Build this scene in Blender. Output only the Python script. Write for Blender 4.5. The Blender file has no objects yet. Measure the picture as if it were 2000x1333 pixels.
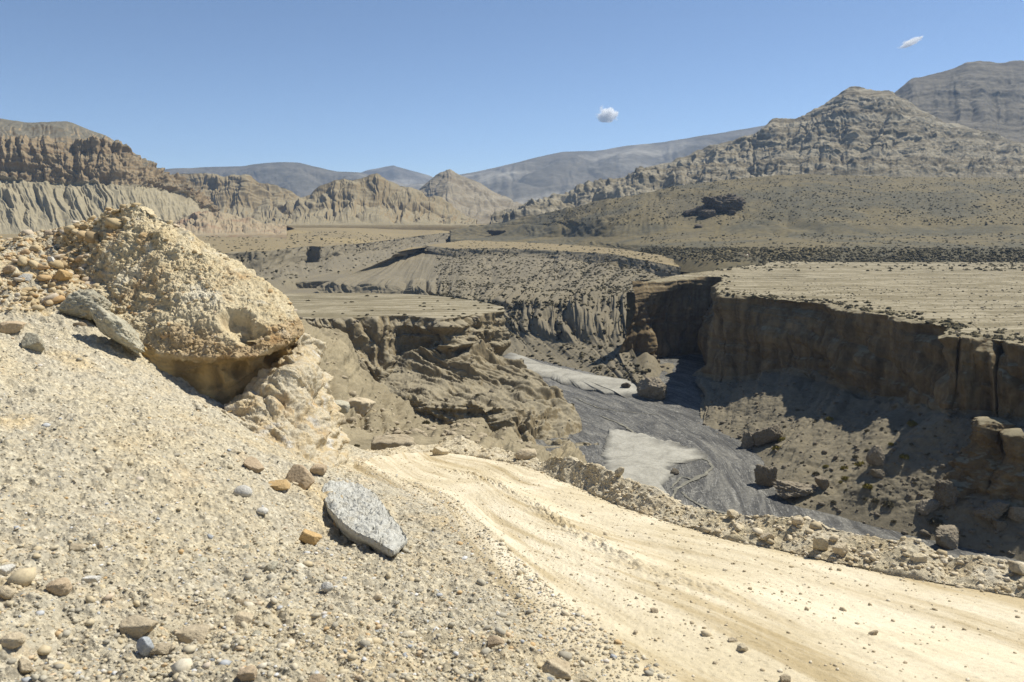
import bpy, math, random
import numpy as np
from math import radians, sin, cos, tan, pi

scene = bpy.context.scene
COL = scene.collection

# ------------------------------------------------------------------ camera, sky, sun
F = 1556.0
HZ = 430.0
PITCH = math.atan((666.5 - HZ) / F)
cam_d = bpy.data.cameras.new("camera")
cam = bpy.data.objects.new("camera", cam_d)
COL.objects.link(cam)
scene.camera = cam
cam_d.sensor_width = 36.0
cam_d.lens = 36.0 * F / 2000.0
cam_d.clip_start = 0.05
cam_d.clip_end = 60000.0
cam.location = (0, 0, 0)
cam.rotation_euler = (radians(90) - PITCH, 0, 0)
cam_d.dof.use_dof = True
cam_d.dof.focus_distance = 14.0
cam_d.dof.aperture_fstop = 4.5

SUN_AZ = radians(58)     # to the right of straight ahead (+Y)
SUN_EL = radians(55)
world = bpy.data.worlds.new("World")
scene.world = world
world.use_nodes = True
wn = world.node_tree
sky = wn.nodes.new("ShaderNodeTexSky")
sky.sky_type = 'NISHITA'
sky.sun_disc = False
sky.sun_elevation = SUN_EL
sky.sun_rotation = SUN_AZ
sky.altitude = 3800
sky.air_density = 1.0
sky.dust_density = 0.5
sky.ozone_density = 1.6
wn.links.new(sky.outputs[0], wn.nodes["Background"].inputs[0])
wn.nodes["Background"].inputs[1].default_value = 0.084

sd = bpy.data.lights.new("sun", 'SUN')
sd.energy = 4.6
sd.angle = radians(0.5)
sd.color = (1.0, 0.95, 0.84)
sun = bpy.data.objects.new("sun", sd)
COL.objects.link(sun)
sun.rotation_euler = (radians(90) - SUN_EL, 0, pi - SUN_AZ)

scene.view_settings.view_transform = 'Standard'
scene.view_settings.look = 'None'
scene.view_settings.exposure = 0.5
scene.view_settings.gamma = 1.0
scene.render.engine = 'CYCLES'
scene.cycles.max_bounces = 12
scene.cycles.diffuse_bounces = 5
scene.cycles.volume_bounces = 10
scene.cycles.transparent_max_bounces = 24
scene.cycles.use_adaptive_sampling = True
scene.cycles.use_denoising = True
scene.cycles.denoiser = 'OPENIMAGEDENOISE'
scene.cycles.denoising_input_passes = 'RGB_ALBEDO_NORMAL'
scene.cycles.denoising_prefilter = 'FAST'

rng = np.random.default_rng(7)
random.seed(7)

# ------------------------------------------------------------------ numpy noise
_G = np.array([[1,1,0],[-1,1,0],[1,-1,0],[-1,-1,0],[1,0,1],[-1,0,1],[1,0,-1],[-1,0,-1],
               [0,1,1],[0,-1,1],[0,1,-1],[0,-1,-1],[1,1,0],[-1,1,0],[0,-1,1],[0,-1,-1]], np.float32)
_PR = np.random.default_rng(11).permutation(256).astype(np.int32)
_PERM = np.concatenate([_PR, _PR, _PR])

def noise3(x, y, z):
    x, y, z = np.broadcast_arrays(np.asarray(x, np.float64), np.asarray(y, np.float64), np.asarray(z, np.float64))
    xf, yf, zf = np.floor(x), np.floor(y), np.floor(z)
    u0, v0, w0 = (x - xf).astype(np.float32), (y - yf).astype(np.float32), (z - zf).astype(np.float32)
    xi, yi, zi = xf.astype(np.int64) & 255, yf.astype(np.int64) & 255, zf.astype(np.int64) & 255
    fd = lambda t: t * t * t * (t * (t * 6 - 15) + 10)
    u, v, w = fd(u0), fd(v0), fd(w0)
    def g(dx, dy, dz):
        h = _PERM[_PERM[_PERM[xi + dx] + yi + dy] + zi + dz] & 15
        G = _G[h]
        return G[..., 0] * (u0 - dx) + G[..., 1] * (v0 - dy) + G[..., 2] * (w0 - dz)
    def mix(a, b, t): return a + (b - a) * t
    x00 = mix(g(0,0,0), g(1,0,0), u); x10 = mix(g(0,1,0), g(1,1,0), u)
    x01 = mix(g(0,0,1), g(1,0,1), u); x11 = mix(g(0,1,1), g(1,1,1), u)
    return mix(mix(x00, x10, v), mix(x01, x11, v), w)

def fbm(P, f, o=4, seed=0, gain=0.5, lac=2.03, ridge=0):
    s = 0; a = 1.0; tot = 0
    fx, fy, fz = (f, f, f) if np.isscalar(f) else f
    for k in range(o):
        n = noise3(P[..., 0] * fx + seed * 17.3 + k * 31.7, P[..., 1] * fy + seed * 9.1 + k * 11.3, P[..., 2] * fz + seed * 5.7 + k * 7.9)
        if ridge == 1: n = 1 - 2 * np.abs(n)         # sharp crests
        elif ridge == 2: n = 2 * np.abs(n) - 0.5     # rounded lumps, sharp creases
        s = s + a * n; tot += a
        a *= gain; fx *= lac; fy *= lac; fz *= lac
    return s / tot

def sst(x, a, b):
    t = np.clip((x - a) / (b - a + 1e-9), 0, 1)
    return t * t * (3 - 2 * t)

def band(x, a, b, soft):
    return sst(x, a - soft, a + soft) * (1 - sst(x, b - soft, b + soft))

# ------------------------------------------------------------------ pixel -> place on a known height or distance
def pdir(px, py):
    a = (px - 1000.0) / F; b = (666.5 - py) / F
    return np.array([a, cos(PITCH) + b * sin(PITCH), -sin(PITCH) + b * cos(PITCH)])

ROAD = (-2.3, -0.19, 4.0)
def road_z(y): return ROAD[0] + ROAD[1] * (y - ROAD[2])

def P(px, py, d=None, z=None, r=None):
    v = pdir(px, py)
    if r is not None:        # on the road plane (+r above it)
        t = (ROAD[0] + r - ROAD[1] * ROAD[2]) / (v[2] - ROAD[1] * v[1])
        return v * t
    if z is not None: return v * (z / v[2])
    return v * (d / v[1])

def proj(A):
    x, y, z = A[..., 0], A[..., 1], A[..., 2]
    yc = y * cos(PITCH) - z * sin(PITCH); zc = y * sin(PITCH) + z * cos(PITCH)
    yc = np.where(yc < 0.01, 0.01, yc)
    return 1000 + F * x / yc, 666.5 - F * zc / yc, yc

def tag(o, label=None, cat=None, group=None, kind=None):
    if label: o["label"] = label
    if cat: o["category"] = cat
    if group: o["group"] = group
    if kind: o["kind"] = kind
    return o

def mesh_obj(name, verts, faces, mat=None, smooth=True, parent=None, attrs=None):
    me = bpy.data.meshes.new(name)
    verts = np.ascontiguousarray(verts, np.float32).reshape(-1, 3)
    faces = np.ascontiguousarray(faces, np.int32)
    n, k = faces.shape
    me.vertices.add(len(verts)); me.vertices.foreach_set("co", verts.ravel())
    me.loops.add(n * k); me.loops.foreach_set("vertex_index", faces.ravel())
    me.polygons.add(n); me.polygons.foreach_set("loop_start", np.arange(0, n * k, k, dtype=np.int32))
    me.polygons.foreach_set("loop_total", np.full(n, k, np.int32))
    if smooth: me.polygons.foreach_set("use_smooth", np.ones(n, bool))
    if attrs:
        for an, av in attrs.items():
            at = me.attributes.new(an, 'FLOAT', 'POINT'); at.data.foreach_set("value", np.ascontiguousarray(av, np.float32).ravel())
    me.update(calc_edges=True)
    if mat: me.materials.append(mat)
    o = bpy.data.objects.new(name, me); COL.objects.link(o)
    if parent: o.parent = parent
    return o

def grid_faces(nr, nc, flip=False):
    i = np.arange(nr - 1)[:, None] * nc + np.arange(nc - 1)[None, :]
    q = np.stack([i, i + 1, i + nc + 1, i + nc], -1).reshape(-1, 4)
    return q[:, ::-1] if flip else q

SURF = {}
def catmull(C, u):
    K = len(C)
    i = np.clip(np.floor(u).astype(int), 0, K - 2); t = (u - i)[:, None]
    p0 = C[np.clip(i - 1, 0, K - 1)]; p1 = C[i]; p2 = C[i + 1]; p3 = C[np.clip(i + 2, 0, K - 1)]
    m1 = 0.35 * (p2 - p0); m2 = 0.35 * (p3 - p1)
    h = t * t * (3 - 2 * t)
    lin = p1 + (p2 - p1) * t
    her = (2*t**3 - 3*t**2 + 1) * p1 + (t**3 - 2*t**2 + t) * m1 + (-2*t**3 + 3*t**2) * p2 + (t**3 - t**2) * m2
    return 0.3 * lin + 0.7 * her

def normals(V):
    du = np.gradient(V, axis=1); dv = np.gradient(V, axis=0)
    N = np.cross(du, dv); N /= np.linalg.norm(N, axis=-1, keepdims=True) + 1e-12
    return N

def loft(lines, rows, cols):
    """lines: list of K-point polylines (K,3) with matching columns; rows: mesh rows per gap."""
    L = [np.array(l, float) for l in lines]
    K = len(L[0])
    px = np.array([proj(l)[0] for l in L]); py = np.array([proj(l)[1] for l in L])
    w = np.hypot(np.diff(px, axis=1), np.diff(py, axis=1)).mean(0) + 4.0
    cum = np.concatenate([[0], np.cumsum(w)]); cum /= cum[-1]
    u = np.interp(np.linspace(0, 1, cols), cum, np.arange(K))
    C = np.array([catmull(l, u) for l in L])           # (nl, cols, 3)
    out = []; T = []
    for k in range(len(L) - 1):
        n = rows[k]
        tt = np.arange(n) / n
        out.append(C[k][None] * (1 - tt)[:, None, None] + C[k + 1][None] * tt[:, None, None]); T.append(k + tt)
    out.append(C[-1][None]); T.append([len(L) - 1])
    V = np.concatenate(out, 0); T = np.concatenate(T)
    N = normals(V)
    m = V[V.shape[0] // 2, V.shape[1] // 2]
    flip = (N * -V).sum(-1).mean() < 0
    if flip: N = -N
    ref = V.mean(0)
    s = np.concatenate([[0], np.cumsum(np.linalg.norm(np.diff(ref, axis=0), axis=1))])
    return V, N, np.broadcast_to(s[None, :], V.shape[:2]), np.broadcast_to(T[:, None], V.shape[:2]), flip

def put(name, V, flip, mat, kind='structure', keep=True):
    nr, nc = V.shape[:2]
    o = mesh_obj(name, V, grid_faces(nr, nc, flip), mat)
    if kind: o["kind"] = kind
    if keep: SURF[name] = V.reshape(-1, 3)
    return o

def hit(px, py, names, tol=4.0):
    best = None
    for n in names:
        V = SURF[n]
        X, Y, D = proj(V)
        r = np.hypot(X - px, Y - py)
        c = r < tol
        if not c.any(): c = r < tol * 4
        if c.any():
            i = np.where(c)[0][np.argmin(D[c])]
            if best is None or D[i] < best[0]: best = (D[i], V[i].copy())
    return None if best is None else best[1]

# ------------------------------------------------------------------ materials
class NT:
    def __init__(s, name):
        s.m = bpy.data.materials.new(name); s.m.use_nodes = True
        s.t = s.m.node_tree; s.b = s.t.nodes["Principled BSDF"]
        s.b.inputs["Roughness"].default_value = 0.95
        s.b.inputs["Specular IOR Level"].default_value = 0.15
        s.pos = s.n("ShaderNodeNewGeometry").outputs["Position"]
    def n(s, typ, **k):
        nd = s.t.nodes.new(typ)
        for a, v in k.items(): setattr(nd, a, v)
        return nd
    def l(s, a, b): s.t.links.new(a, b)
    def vec(s, sc):
        mp = s.n("ShaderNodeMapping"); mp.inputs["Scale"].default_value = sc if not np.isscalar(sc) else (sc,) * 3
        s.l(s.pos, mp.inputs["Vector"]); return mp.outputs[0]
    def noise(s, sc, detail=5, rough=0.6, dist=0.0):
        nd = s.n("ShaderNodeTexNoise"); nd.inputs["Scale"].default_value = 1.0
        nd.inputs["Detail"].default_value = detail; nd.inputs["Roughness"].default_value = rough
        nd.inputs["Distortion"].default_value = dist
        s.l(s.vec(sc), nd.inputs["Vector"]); return nd.outputs[0]
    def ramp(s, fac, stops, interp='LINEAR'):
        nd = s.n("ShaderNodeValToRGB"); nd.color_ramp.interpolation = interp
        e = nd.color_ramp.elements
        while len(e) < len(stops): e.new(0.5)
        for el, (p, c) in zip(e, stops):
            el.position = p; el.color = (*c, 1) if len(c) == 3 else c
        s.l(fac, nd.inputs[0]); return nd.outputs[0]
    def mix(s, a, b, fac, mode='MIX'):
        nd = s.n("ShaderNodeMix", data_type='RGBA', blend_type=mode)
        for i, v in ((6, a), (7, b)):
            if isinstance(v, tuple): nd.inputs[i].default_value = (*v, 1)
            else: s.l(v, nd.inputs[i])
        if np.isscalar(fac): nd.inputs[0].default_value = fac
        else: s.l(fac, nd.inputs[0])
        return nd.outputs[2]
    def math(s, op, a, b=0.0, clamp=False):
        nd = s.n("ShaderNodeMath", operation=op, use_clamp=clamp)
        for i, v in ((0, a), (1, b)):
            if np.isscalar(v): nd.inputs[i].default_value = v
            else: s.l(v, nd.inputs[i])
        return nd.outputs[0]
    def xyz(s, src=None):
        nd = s.n("ShaderNodeSeparateXYZ"); s.l(src or s.pos, nd.inputs[0]); return nd.outputs
    def slope(s, a, b):
        """1 on flat ground, 0 on steep faces"""
        g = s.n("ShaderNodeNewGeometry"); z = s.xyz(g.outputs["Normal"])[2]
        mr = s.n("ShaderNodeMapRange"); mr.inputs[1].default_value = a; mr.inputs[2].default_value = b
        s.l(z, mr.inputs[0]); return mr.outputs[0]
    def bump(s, h, dist, strength=1.0, prev=None):
        nd = s.n("ShaderNodeBump"); nd.inputs["Strength"].default_value = strength; nd.inputs["Distance"].default_value = dist
        s.l(h, nd.inputs["Height"])
        if prev is not None: s.l(prev, nd.inputs["Normal"])
        return nd.outputs[0]
    def done(s, col, nrm=None):
        s.l(col, s.b.inputs["Base Color"])
        if nrm is not None: s.l(nrm, s.b.inputs["Normal"])
        return s.m

def sc(c, k): return tuple(min(0.95, x * k) for x in c)

def earth(name, cols, big, fine, bump=0.0, flat=None, strata=None, streak=None, fine_amt=0.5, flat_rng=(0.7, 0.9)):
    """cols: 3+ base colours spread by a broad noise; fine: scale of the grain; flat: colour of level ground;
    strata: (colours, thickness m, strength); streak: strength of vertical wash marks"""
    wm = lambda c: (c[0] * 1.03, c[1], c[2] * 0.89)
    cols = [wm(c) for c in cols]
    if flat is not None: flat = wm(flat)
    if strata: strata = ([wm(c) for c in strata[0]],) + tuple(strata[1:])
    t = NT(name)
    nb = t.noise(big, 5, 0.6, 0.3)
    k = len(cols)
    c = t.ramp(nb, [(0.32 + 0.36 * i / (k - 1), cols[i]) for i in range(k)])
    if strata:
        sc_cols, thick, amt = strata
        z = t.xyz()[2]
        wob = t.noise(big * 1.7, 3)
        zz = t.math('ADD', z, t.math('MULTIPLY', wob, thick * 2.2))
        cmb = t.n("ShaderNodeCombineXYZ"); t.l(t.math('DIVIDE', zz, thick), cmb.inputs[2])
        nz = t.n("ShaderNodeTexNoise"); nz.inputs["Scale"].default_value = 1.0; nz.inputs["Detail"].default_value = 3
        nz.inputs["Roughness"].default_value = 0.7
        t.l(cmb.outputs[0], nz.inputs["Vector"])
        n2 = len(sc_cols)
        sb = t.ramp(nz.outputs[0], [(0.3 + 0.4 * i / (n2 - 1), sc_cols[i]) for i in range(n2)])
        c = t.mix(c, sb, amt)
    if streak:
        ns = t.noise((fine * 0.5, fine * 0.5, fine * 0.04), 4, 0.65)
        c = t.mix(c, t.ramp(ns, [(0.35, (0.45,) * 3), (0.65, (1.35,) * 3)]), streak, 'MULTIPLY')
    if flat is not None:
        nf = t.noise(big * 3, 4)
        c = t.mix(c, t.mix(flat, sc(flat, 0.8), nf), t.slope(*flat_rng))
    nf = t.noise(fine, 6, 0.7)
    c = t.mix(c, t.ramp(nf, [(0.3, (0.55,) * 3), (0.5, (1.0,) * 3), (0.72, (1.4,) * 3)]), fine_amt, 'MULTIPLY')
    nrm = None
    if bump:
        nrm = t.bump(nf, bump, 0.8)
    return t.done(c, nrm)

# real-world colours
SANDY = (0.215, 0.185, 0.128)
GREY = (0.205, 0.185, 0.15)
OCH = (0.26, 0.205, 0.115)
BRN = (0.17, 0.125, 0.078)

M_scree = None

# ------------------------------------------------------------------ materials of the wide landscape
M_plain = earth("valley_plain_soil", [(0.25,0.205,0.125), (0.215,0.178,0.115), (0.285,0.23,0.13)], 0.006, 0.35, 0.25, fine_amt=0.5)
def plateau_mat():
    t = NT("plateau_soil")
    c = t.ramp(t.noise(0.014, 5, 0.6, 0.3), [(0.32, (0.15,0.128,0.078)), (0.5, (0.2,0.17,0.106)), (0.68, (0.17,0.143,0.085))])
    k = t.noise((0.02, 0.16, 0.1), 5, 0.65, 1.6)
    c = t.mix(c, (0.38,0.335,0.235), t.ramp(k, [(0.49, (0,)*3), (0.56, (0.8,)*3), (0.66, (0.2,)*3)]))
    f = t.noise(0.6, 6, 0.7)
    c = t.mix(c, t.ramp(f, [(0.3, (0.6,)*3), (0.5, (1,)*3), (0.72, (1.3,)*3)]), 0.6, 'MULTIPLY')
    return t.done(c, t.bump(f, 0.15, 0.8))
M_plateau = plateau_mat()
M_hill = earth("bushy_hill_soil", [(0.112,0.1,0.07), (0.15,0.127,0.077), (0.095,0.09,0.068), (0.135,0.116,0.072)], 0.009, 0.22, 0.0, fine_amt=0.7)
M_rmount = earth("banded_mountain_rock", [(0.142,0.122,0.088), (0.105,0.093,0.07), (0.17,0.143,0.097), (0.25,0.226,0.175)], 0.011, 0.07, 2.0,
                 strata=([(0.09,0.08,0.063), (0.15,0.128,0.088), (0.34,0.312,0.255), (0.13,0.115,0.09)], 15.0, 0.75), fine_amt=0.8)
M_rmount2 = earth("grey_mountain_rock", [(0.085,0.077,0.064), (0.058,0.055,0.049), (0.11,0.098,0.077)], 0.006, 0.05, 3.0,
                 strata=([(0.075,0.07,0.065), (0.13,0.118,0.098), (0.22,0.2,0.17), (0.1,0.092,0.08)], 24.0, 0.6), fine_amt=0.6)
M_lcliff = earth("layered_cliff_rock", [(0.205,0.15,0.095), (0.155,0.112,0.073), (0.26,0.2,0.135)], 0.012, 0.12, 1.2,
                 flat=(0.165,0.155,0.13), strata=([(0.11,0.078,0.053), (0.25,0.187,0.118), (0.33,0.275,0.19), (0.165,0.117,0.077)], 7.0, 0.6), fine_amt=0.5)
M_lslope = earth("pale_ribbed_slope", [(0.3,0.265,0.195), (0.25,0.225,0.17), (0.335,0.3,0.225)], 0.01, 0.15, 0.8,
                 strata=([(0.2,0.175,0.13), (0.31,0.275,0.2), (0.27,0.24,0.19)], 9.0, 0.4), fine_amt=0.4)
M_badland = earth("fluted_badland_clay", [(0.225,0.183,0.115), (0.19,0.145,0.085), (0.265,0.225,0.155)], 0.008, 0.06, 1.5,
                 flat=(0.27,0.235,0.165), strata=([(0.15,0.103,0.063), (0.235,0.19,0.12), (0.29,0.25,0.175)], 16.0, 0.5), fine_amt=0.4, flat_rng=(0.75,0.95))
M_cone = earth("grey_cone_rock", [(0.17,0.14,0.1), (0.27,0.245,0.2), (0.145,0.115,0.08)], 0.012, 0.05, 2.0,
                 strata=([(0.1,0.082,0.058), (0.2,0.17,0.125), (0.34,0.315,0.27)], 25.0, 0.55), fine_amt=0.6)
M_far = earth("far_mountain_rock", [(0.155,0.145,0.13), (0.115,0.11,0.1), (0.26,0.25,0.235)], 0.0022, 0.02, 6.0, fine_amt=0.5)
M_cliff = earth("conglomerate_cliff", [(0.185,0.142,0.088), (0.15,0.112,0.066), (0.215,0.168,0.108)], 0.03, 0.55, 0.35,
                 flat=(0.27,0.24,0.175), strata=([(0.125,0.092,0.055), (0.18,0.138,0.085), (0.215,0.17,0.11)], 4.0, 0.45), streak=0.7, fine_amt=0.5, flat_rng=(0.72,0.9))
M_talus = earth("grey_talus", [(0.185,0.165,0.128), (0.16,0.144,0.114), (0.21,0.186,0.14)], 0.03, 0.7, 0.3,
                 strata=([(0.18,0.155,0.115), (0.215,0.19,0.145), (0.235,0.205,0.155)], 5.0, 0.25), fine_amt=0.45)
M_spur = earth("brown_badland_earth", [(0.235,0.196,0.135), (0.19,0.155,0.104), (0.272,0.23,0.16)], 0.03, 0.6, 0.35,
                 flat=(0.305,0.27,0.205), strata=([(0.17,0.13,0.08), (0.24,0.2,0.13), (0.25,0.215,0.15)], 3.0, 0.35), streak=0.45, fine_amt=0.6, flat_rng=(0.6,0.82))
M_near = earth("near_hillside_soil", [(0.265,0.228,0.165), (0.22,0.19,0.136), (0.32,0.277,0.2)], 0.06, 1.6, 0.2, fine_amt=0.5)
M_bar = earth("pale_silt", [(0.17,0.158,0.13), (0.3,0.285,0.245), (0.37,0.355,0.31), (0.25,0.235,0.2)], 0.13, 1.2, 0.05, fine_amt=0.4)

def river_mat():
    """dark wet gravel combed along the flow, with paler braids between"""
    t = NT("river_gravel")
    al = t.n("ShaderNodeAttribute"); al.attribute_name = "along"
    ac = t.n("ShaderNodeAttribute"); ac.attribute_name = "across"
    def comb(sa, sc_, dist, det=6):
        cm = t.n("ShaderNodeCombineXYZ"); t.l(t.math('MULTIPLY', al.outputs["Fac"], sa), cm.inputs[0]); t.l(t.math('MULTIPLY', ac.outputs["Fac"], sc_), cm.inputs[1])
        n = t.n("ShaderNodeTexNoise"); n.inputs["Scale"].default_value = 1; n.inputs["Detail"].default_value = det; n.inputs["Roughness"].default_value = 0.65; n.inputs["Distortion"].default_value = dist
        t.l(cm.outputs[0], n.inputs[0]); return n.outputs[0]
    c = t.ramp(comb(0.03, 0.17, 1.8), [(0.34, (0.05,0.05,0.048)), (0.47, (0.085,0.083,0.077)), (0.56, (0.13,0.126,0.113)), (0.66, (0.19,0.182,0.157))])
    br = comb(0.03, 0.3, 2.2, 3)
    c = t.mix(c, (0.27,0.262,0.232), t.ramp(br, [(0.485, (0,)*3), (0.498, (0.8,)*3), (0.506, (0.8,)*3), (0.52, (0,)*3)]))
    f = t.noise(1.1, 6, 0.78)
    c = t.mix(c, t.ramp(f, [(0.33, (0.4,)*3), (0.5, (1,)*3), (0.66, (1.5,)*3)]), 0.8, 'MULTIPLY')
    t.b.inputs["Roughness"].default_value = 0.7
    return t.done(c, t.bump(f, 0.3, 0.9))
M_river = river_mat()

# ------------------------------------------------------------------ displacement recipes
def flutes(V, S, T, scale, seed, warp=0.6, drift=0.15):
    """rounded ribs parted by sharp gullies, running down the slope"""
    z = V[..., 2]
    w = 1.5 * warp * noise3(S / (scale * 2.5) + seed, T * 1.3, z / (scale * 3) + 3.1) + 0.3 * noise3(S / (scale * 0.7) + seed, T * 4, z / scale * 0.8)
    a = 0.75 + 0.9 * noise3(S / (scale * 3.1) + seed * 3.3, T * 0.9, 7.7)
    return (2 * np.abs(noise3(S / scale + w + seed * 7.7, T * drift * 2 + seed, 0.37)) - 0.45) * a

def gullies(V, S, T, scale, seed, o=3):
    d = 0; a = 1.0; sc_ = scale
    for k in range(o):
        d = d + a * flutes(V, S, T, sc_, seed + k * 3.3, 0.8, 0.35); a *= 0.55; sc_ *= 0.47
    return d

def terrace(V, thick, seed, wob=0.5):
    """hard and soft beds: in and out with height"""
    z = V[..., 2] + wob * thick * fbm(V, 0.25 / thick, 3, seed)
    return noise3(z / thick, seed * 3.1, 0.5) + 0.6 * noise3(z / thick * 2.7, seed, 9.5)

def skirt(line, dz=14.0):
    """carries the foot of a slope into the ground"""
    return [np.array([p[0] * (1 - 25.0 / p[1]), p[1] - 25.0, min(p[2], -22.0) - dz]) for p in line]

# ------------------------------------------------------------------ far blue ranges
def far_range(name, sil, d0, d1, base_py, amp, seed, cols=500, rows=90, mat=M_far):
    sil = list(sil)
    top = [P(x, y, d=d1) for x, y in sil]
    mid = [P(x, y + (base_py - y) * 0.45, d=(d0 * 0.45 + d1 * 0.55)) for x, y in sil]
    base = [P(x, base_py, d=d0) for x, y in sil]
    back = [np.array([p[0] * 1.1, p[1] * 1.12, p[2] * 0.3]) for p in top]
    V, N, S, T, f = loft([skirt(base), base, mid, top, back], [6, rows, rows, 12], cols); T = T - 1
    sc_ = amp
    D = amp * 0.55 * gullies(V, S, T, amp * 7, seed, 4) + amp * 0.5 * fbm(V, 0.12 / amp, 5, seed, ridge=1)
    m = sst(T, 0, 0.3) * (1 - 0.88 * sst(T, 1.55, 2.0))
    V = V + N * (D * m)[..., None]
    V[..., 2] += amp * 0.12 * fbm(V, 0.25 / amp, 4, seed + 3) * sst(T, 1.7, 2)
    return put(name, V, f, mat)

far_range("distant_hills", [(180,345),(300,336),(330,331),(400,327),(470,325),(500,321),(530,319),(580,318),(620,327),(660,336),(700,337),(740,348),(800,362),(900,390)], 3900, 4700, 430, 38, 1)
far_range("distant_peak", [(560,372),(640,355),(690,343),(715,334),(745,328),(768,324),(775,326),(800,333),(840,344),(880,362),(960,385),(1040,400)], 5200, 6300, 430, 38, 2, 300, 60)
far_range("distant_mountain", [(760,372),(840,355),(880,345),(920,338),(960,329),(1000,320),(1050,308),(1100,298),(1160,296),(1220,286),(1300,277),(1360,268),(1400,262),(1450,253),(1500,244),(1600,225),(1750,200),(2000,190)], 3300, 4900, 425, 58, 3, 650, 150)

# ------------------------------------------------------------------ the wide valley floor: one sheet to the horizon
def ground_sheet():
    ys = np.concatenate([np.linspace(380, 2600, 150), np.geomspace(2700, 8600, 40)])
    us = np.linspace(-1.3, 1.3, 160)
    Y, U = np.meshgrid(ys, us, indexing='ij')
    X = U * Y
    Z = np.interp(Y, [380, 700, 1000, 1230, 1450, 3000], [-27.5, -27, -17.5, -9.0, -9.6, -8]) + 1.2 * fbm(np.stack([X, Y, 0 * X], -1), 0.006, 3, 5)
    # low where the canyons are cut
    can = (1 - sst(X, 0.11 * Y - 10, 0.11 * Y + 10)) * (1 - sst(Y, 1240, 1330)) * (U < 0.16)
    Z = Z - 45 * can - 45 * (1 - sst(Y, 480, 560)) * (U < 0.9)
    return put("valley_ground", np.stack([X, Y, Z], -1), False, M_plain)
ground_sheet()

# ------------------------------------------------------------------ layered cliff on the left
lx = [-420, -200, -80, 0, 60, 130, 170, 210, 240, 262, 290, 310, 330, 352, 372, 392, 420]
def lint(xs, ys): return np.interp(lx, xs, ys)
foot = lint([-420, 200, 300, 380, 420], [462, 458, 452, 446, 440])
slop = lint([-420, 0, 130, 240, 300, 350, 392, 420], [372, 358, 362, 366, 370, 384, 406, 424])
ledg = lint([-420, 0, 130, 240, 300, 350, 392, 420], [345, 330, 328, 335, 345, 366, 398, 420])
ctop = lint([-420, -200, 0, 130, 200, 240, 262, 290, 310, 330, 352, 392, 420], [300, 290, 272, 278, 285, 294, 303, 322, 336, 352, 358, 386, 417])
sil_ = lint([-420, -200, -80, 0, 30, 60, 100, 130, 160, 190, 210, 240, 262, 290, 310, 330, 352, 372, 392, 420],
            [215, 205, 222, 231, 237, 240, 235, 237, 249, 258, 266, 287, 299, 319, 333, 349, 353, 367, 381, 414])
dd = lambda d: np.interp(lx, [-420, 0, 250, 420], [d * 0.8, d * 0.95, d, d * 1.12])
ls = [[P(x, y, d=q) for x, y, q in zip(lx, yy, dd(d))] for yy, d in ((foot, 1000), (slop, 1130), (ledg, 1145), (ctop, 1175), (sil_, 1290))]
ls.append([p + np.array([p[0] * 0.2, 320, -30]) for p in ls[-1]])
V, N, S, T, f = loft([skirt(ls[0])] + ls, [5, 120, 50, 130, 60, 10], 1000); T = T - 1
D = 6.0 * band(T, 0.12, 1.0, 0.2) * gullies(V, S + 26 * T, T, 15, 21, 3) + 4.0 * band(T, 0.2, 1.0, 0.2) * gullies(V, S + 20 * T, T, 55, 22, 2)
D += 13.0 * band(T, 1.0, 3.05, 0.12) * (gullies(V, S, T, 46, 23, 4) + 0.55) + 6.0 * band(T, 1.0, 3.1, 0.1) * flutes(V, S, T * 0.5, 10, 28) + 2.2 * band(T, 1.0, 3.1, 0.1) * flutes(V, S, T * 0.5, 4.5, 29)
D += 3.6 * band(T, 0.9, 3.6, 0.15) * terrace(V, 9.0, 24, 0.25)
D += 6.5 * band(T, 2.9, 4.2, 0.3) * gullies(V, S, T, 48, 27, 4)
D += 1.6 * fbm(V, 0.06, 4, 26) * band(T, 0.2, 3.8, 0.2)
D *= (1 - 0.75 * sst(T, 3.7, 4.0))
V = V + N * D[..., None]
nsl = 130
put("cliff_mountain_slope", V[:nsl + 1], f, M_lslope)
put("cliff_mountain", V[nsl:], f, M_lcliff)

# ------------------------------------------------------------------ badland cliffs, fluted hill, cone
def badland(name, sil, base, d0, d1, cl, amp, sc_, seed, mat, cols, rows, terr=0.0, steep=0.25):
    top = [P(x, y, d=d1) for x, y in sil]
    foot_ = [P(x, base, d=d0) for x, y in sil]
    mid = [P(x, y + (base - y) * cl, d=d0 + (d1 - d0) * (1 - steep)) for x, y in sil]
    back = [p + np.array([p[0] * 0.12, (d1 - d0) * 1.2, -(p[2] + 20)]) for p in top]
    V, N, S, T, f = loft([skirt(foot_), foot_, mid, top, back], [5, rows // 2, rows, 12], cols); T = T - 1
    D = amp * band(T, 0.25, 2.3, 0.3) * gullies(V, S, T, sc_, seed, 4)
    if terr: D += terr * band(T, 0.9, 2.1, 0.15) * terrace(V, 12, seed)
    D *= 1 - 0.6 * sst(T, 1.8, 2)
    V = V + N * D[..., None]
    V[..., 2] += amp * 0.9 * noise3(S / (sc_ * 0.6), seed, 0.3) * sst(T, 1.6, 2) * (1 - sst(T, 2, 2.3))
    return put(name, V, f, mat)

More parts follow.
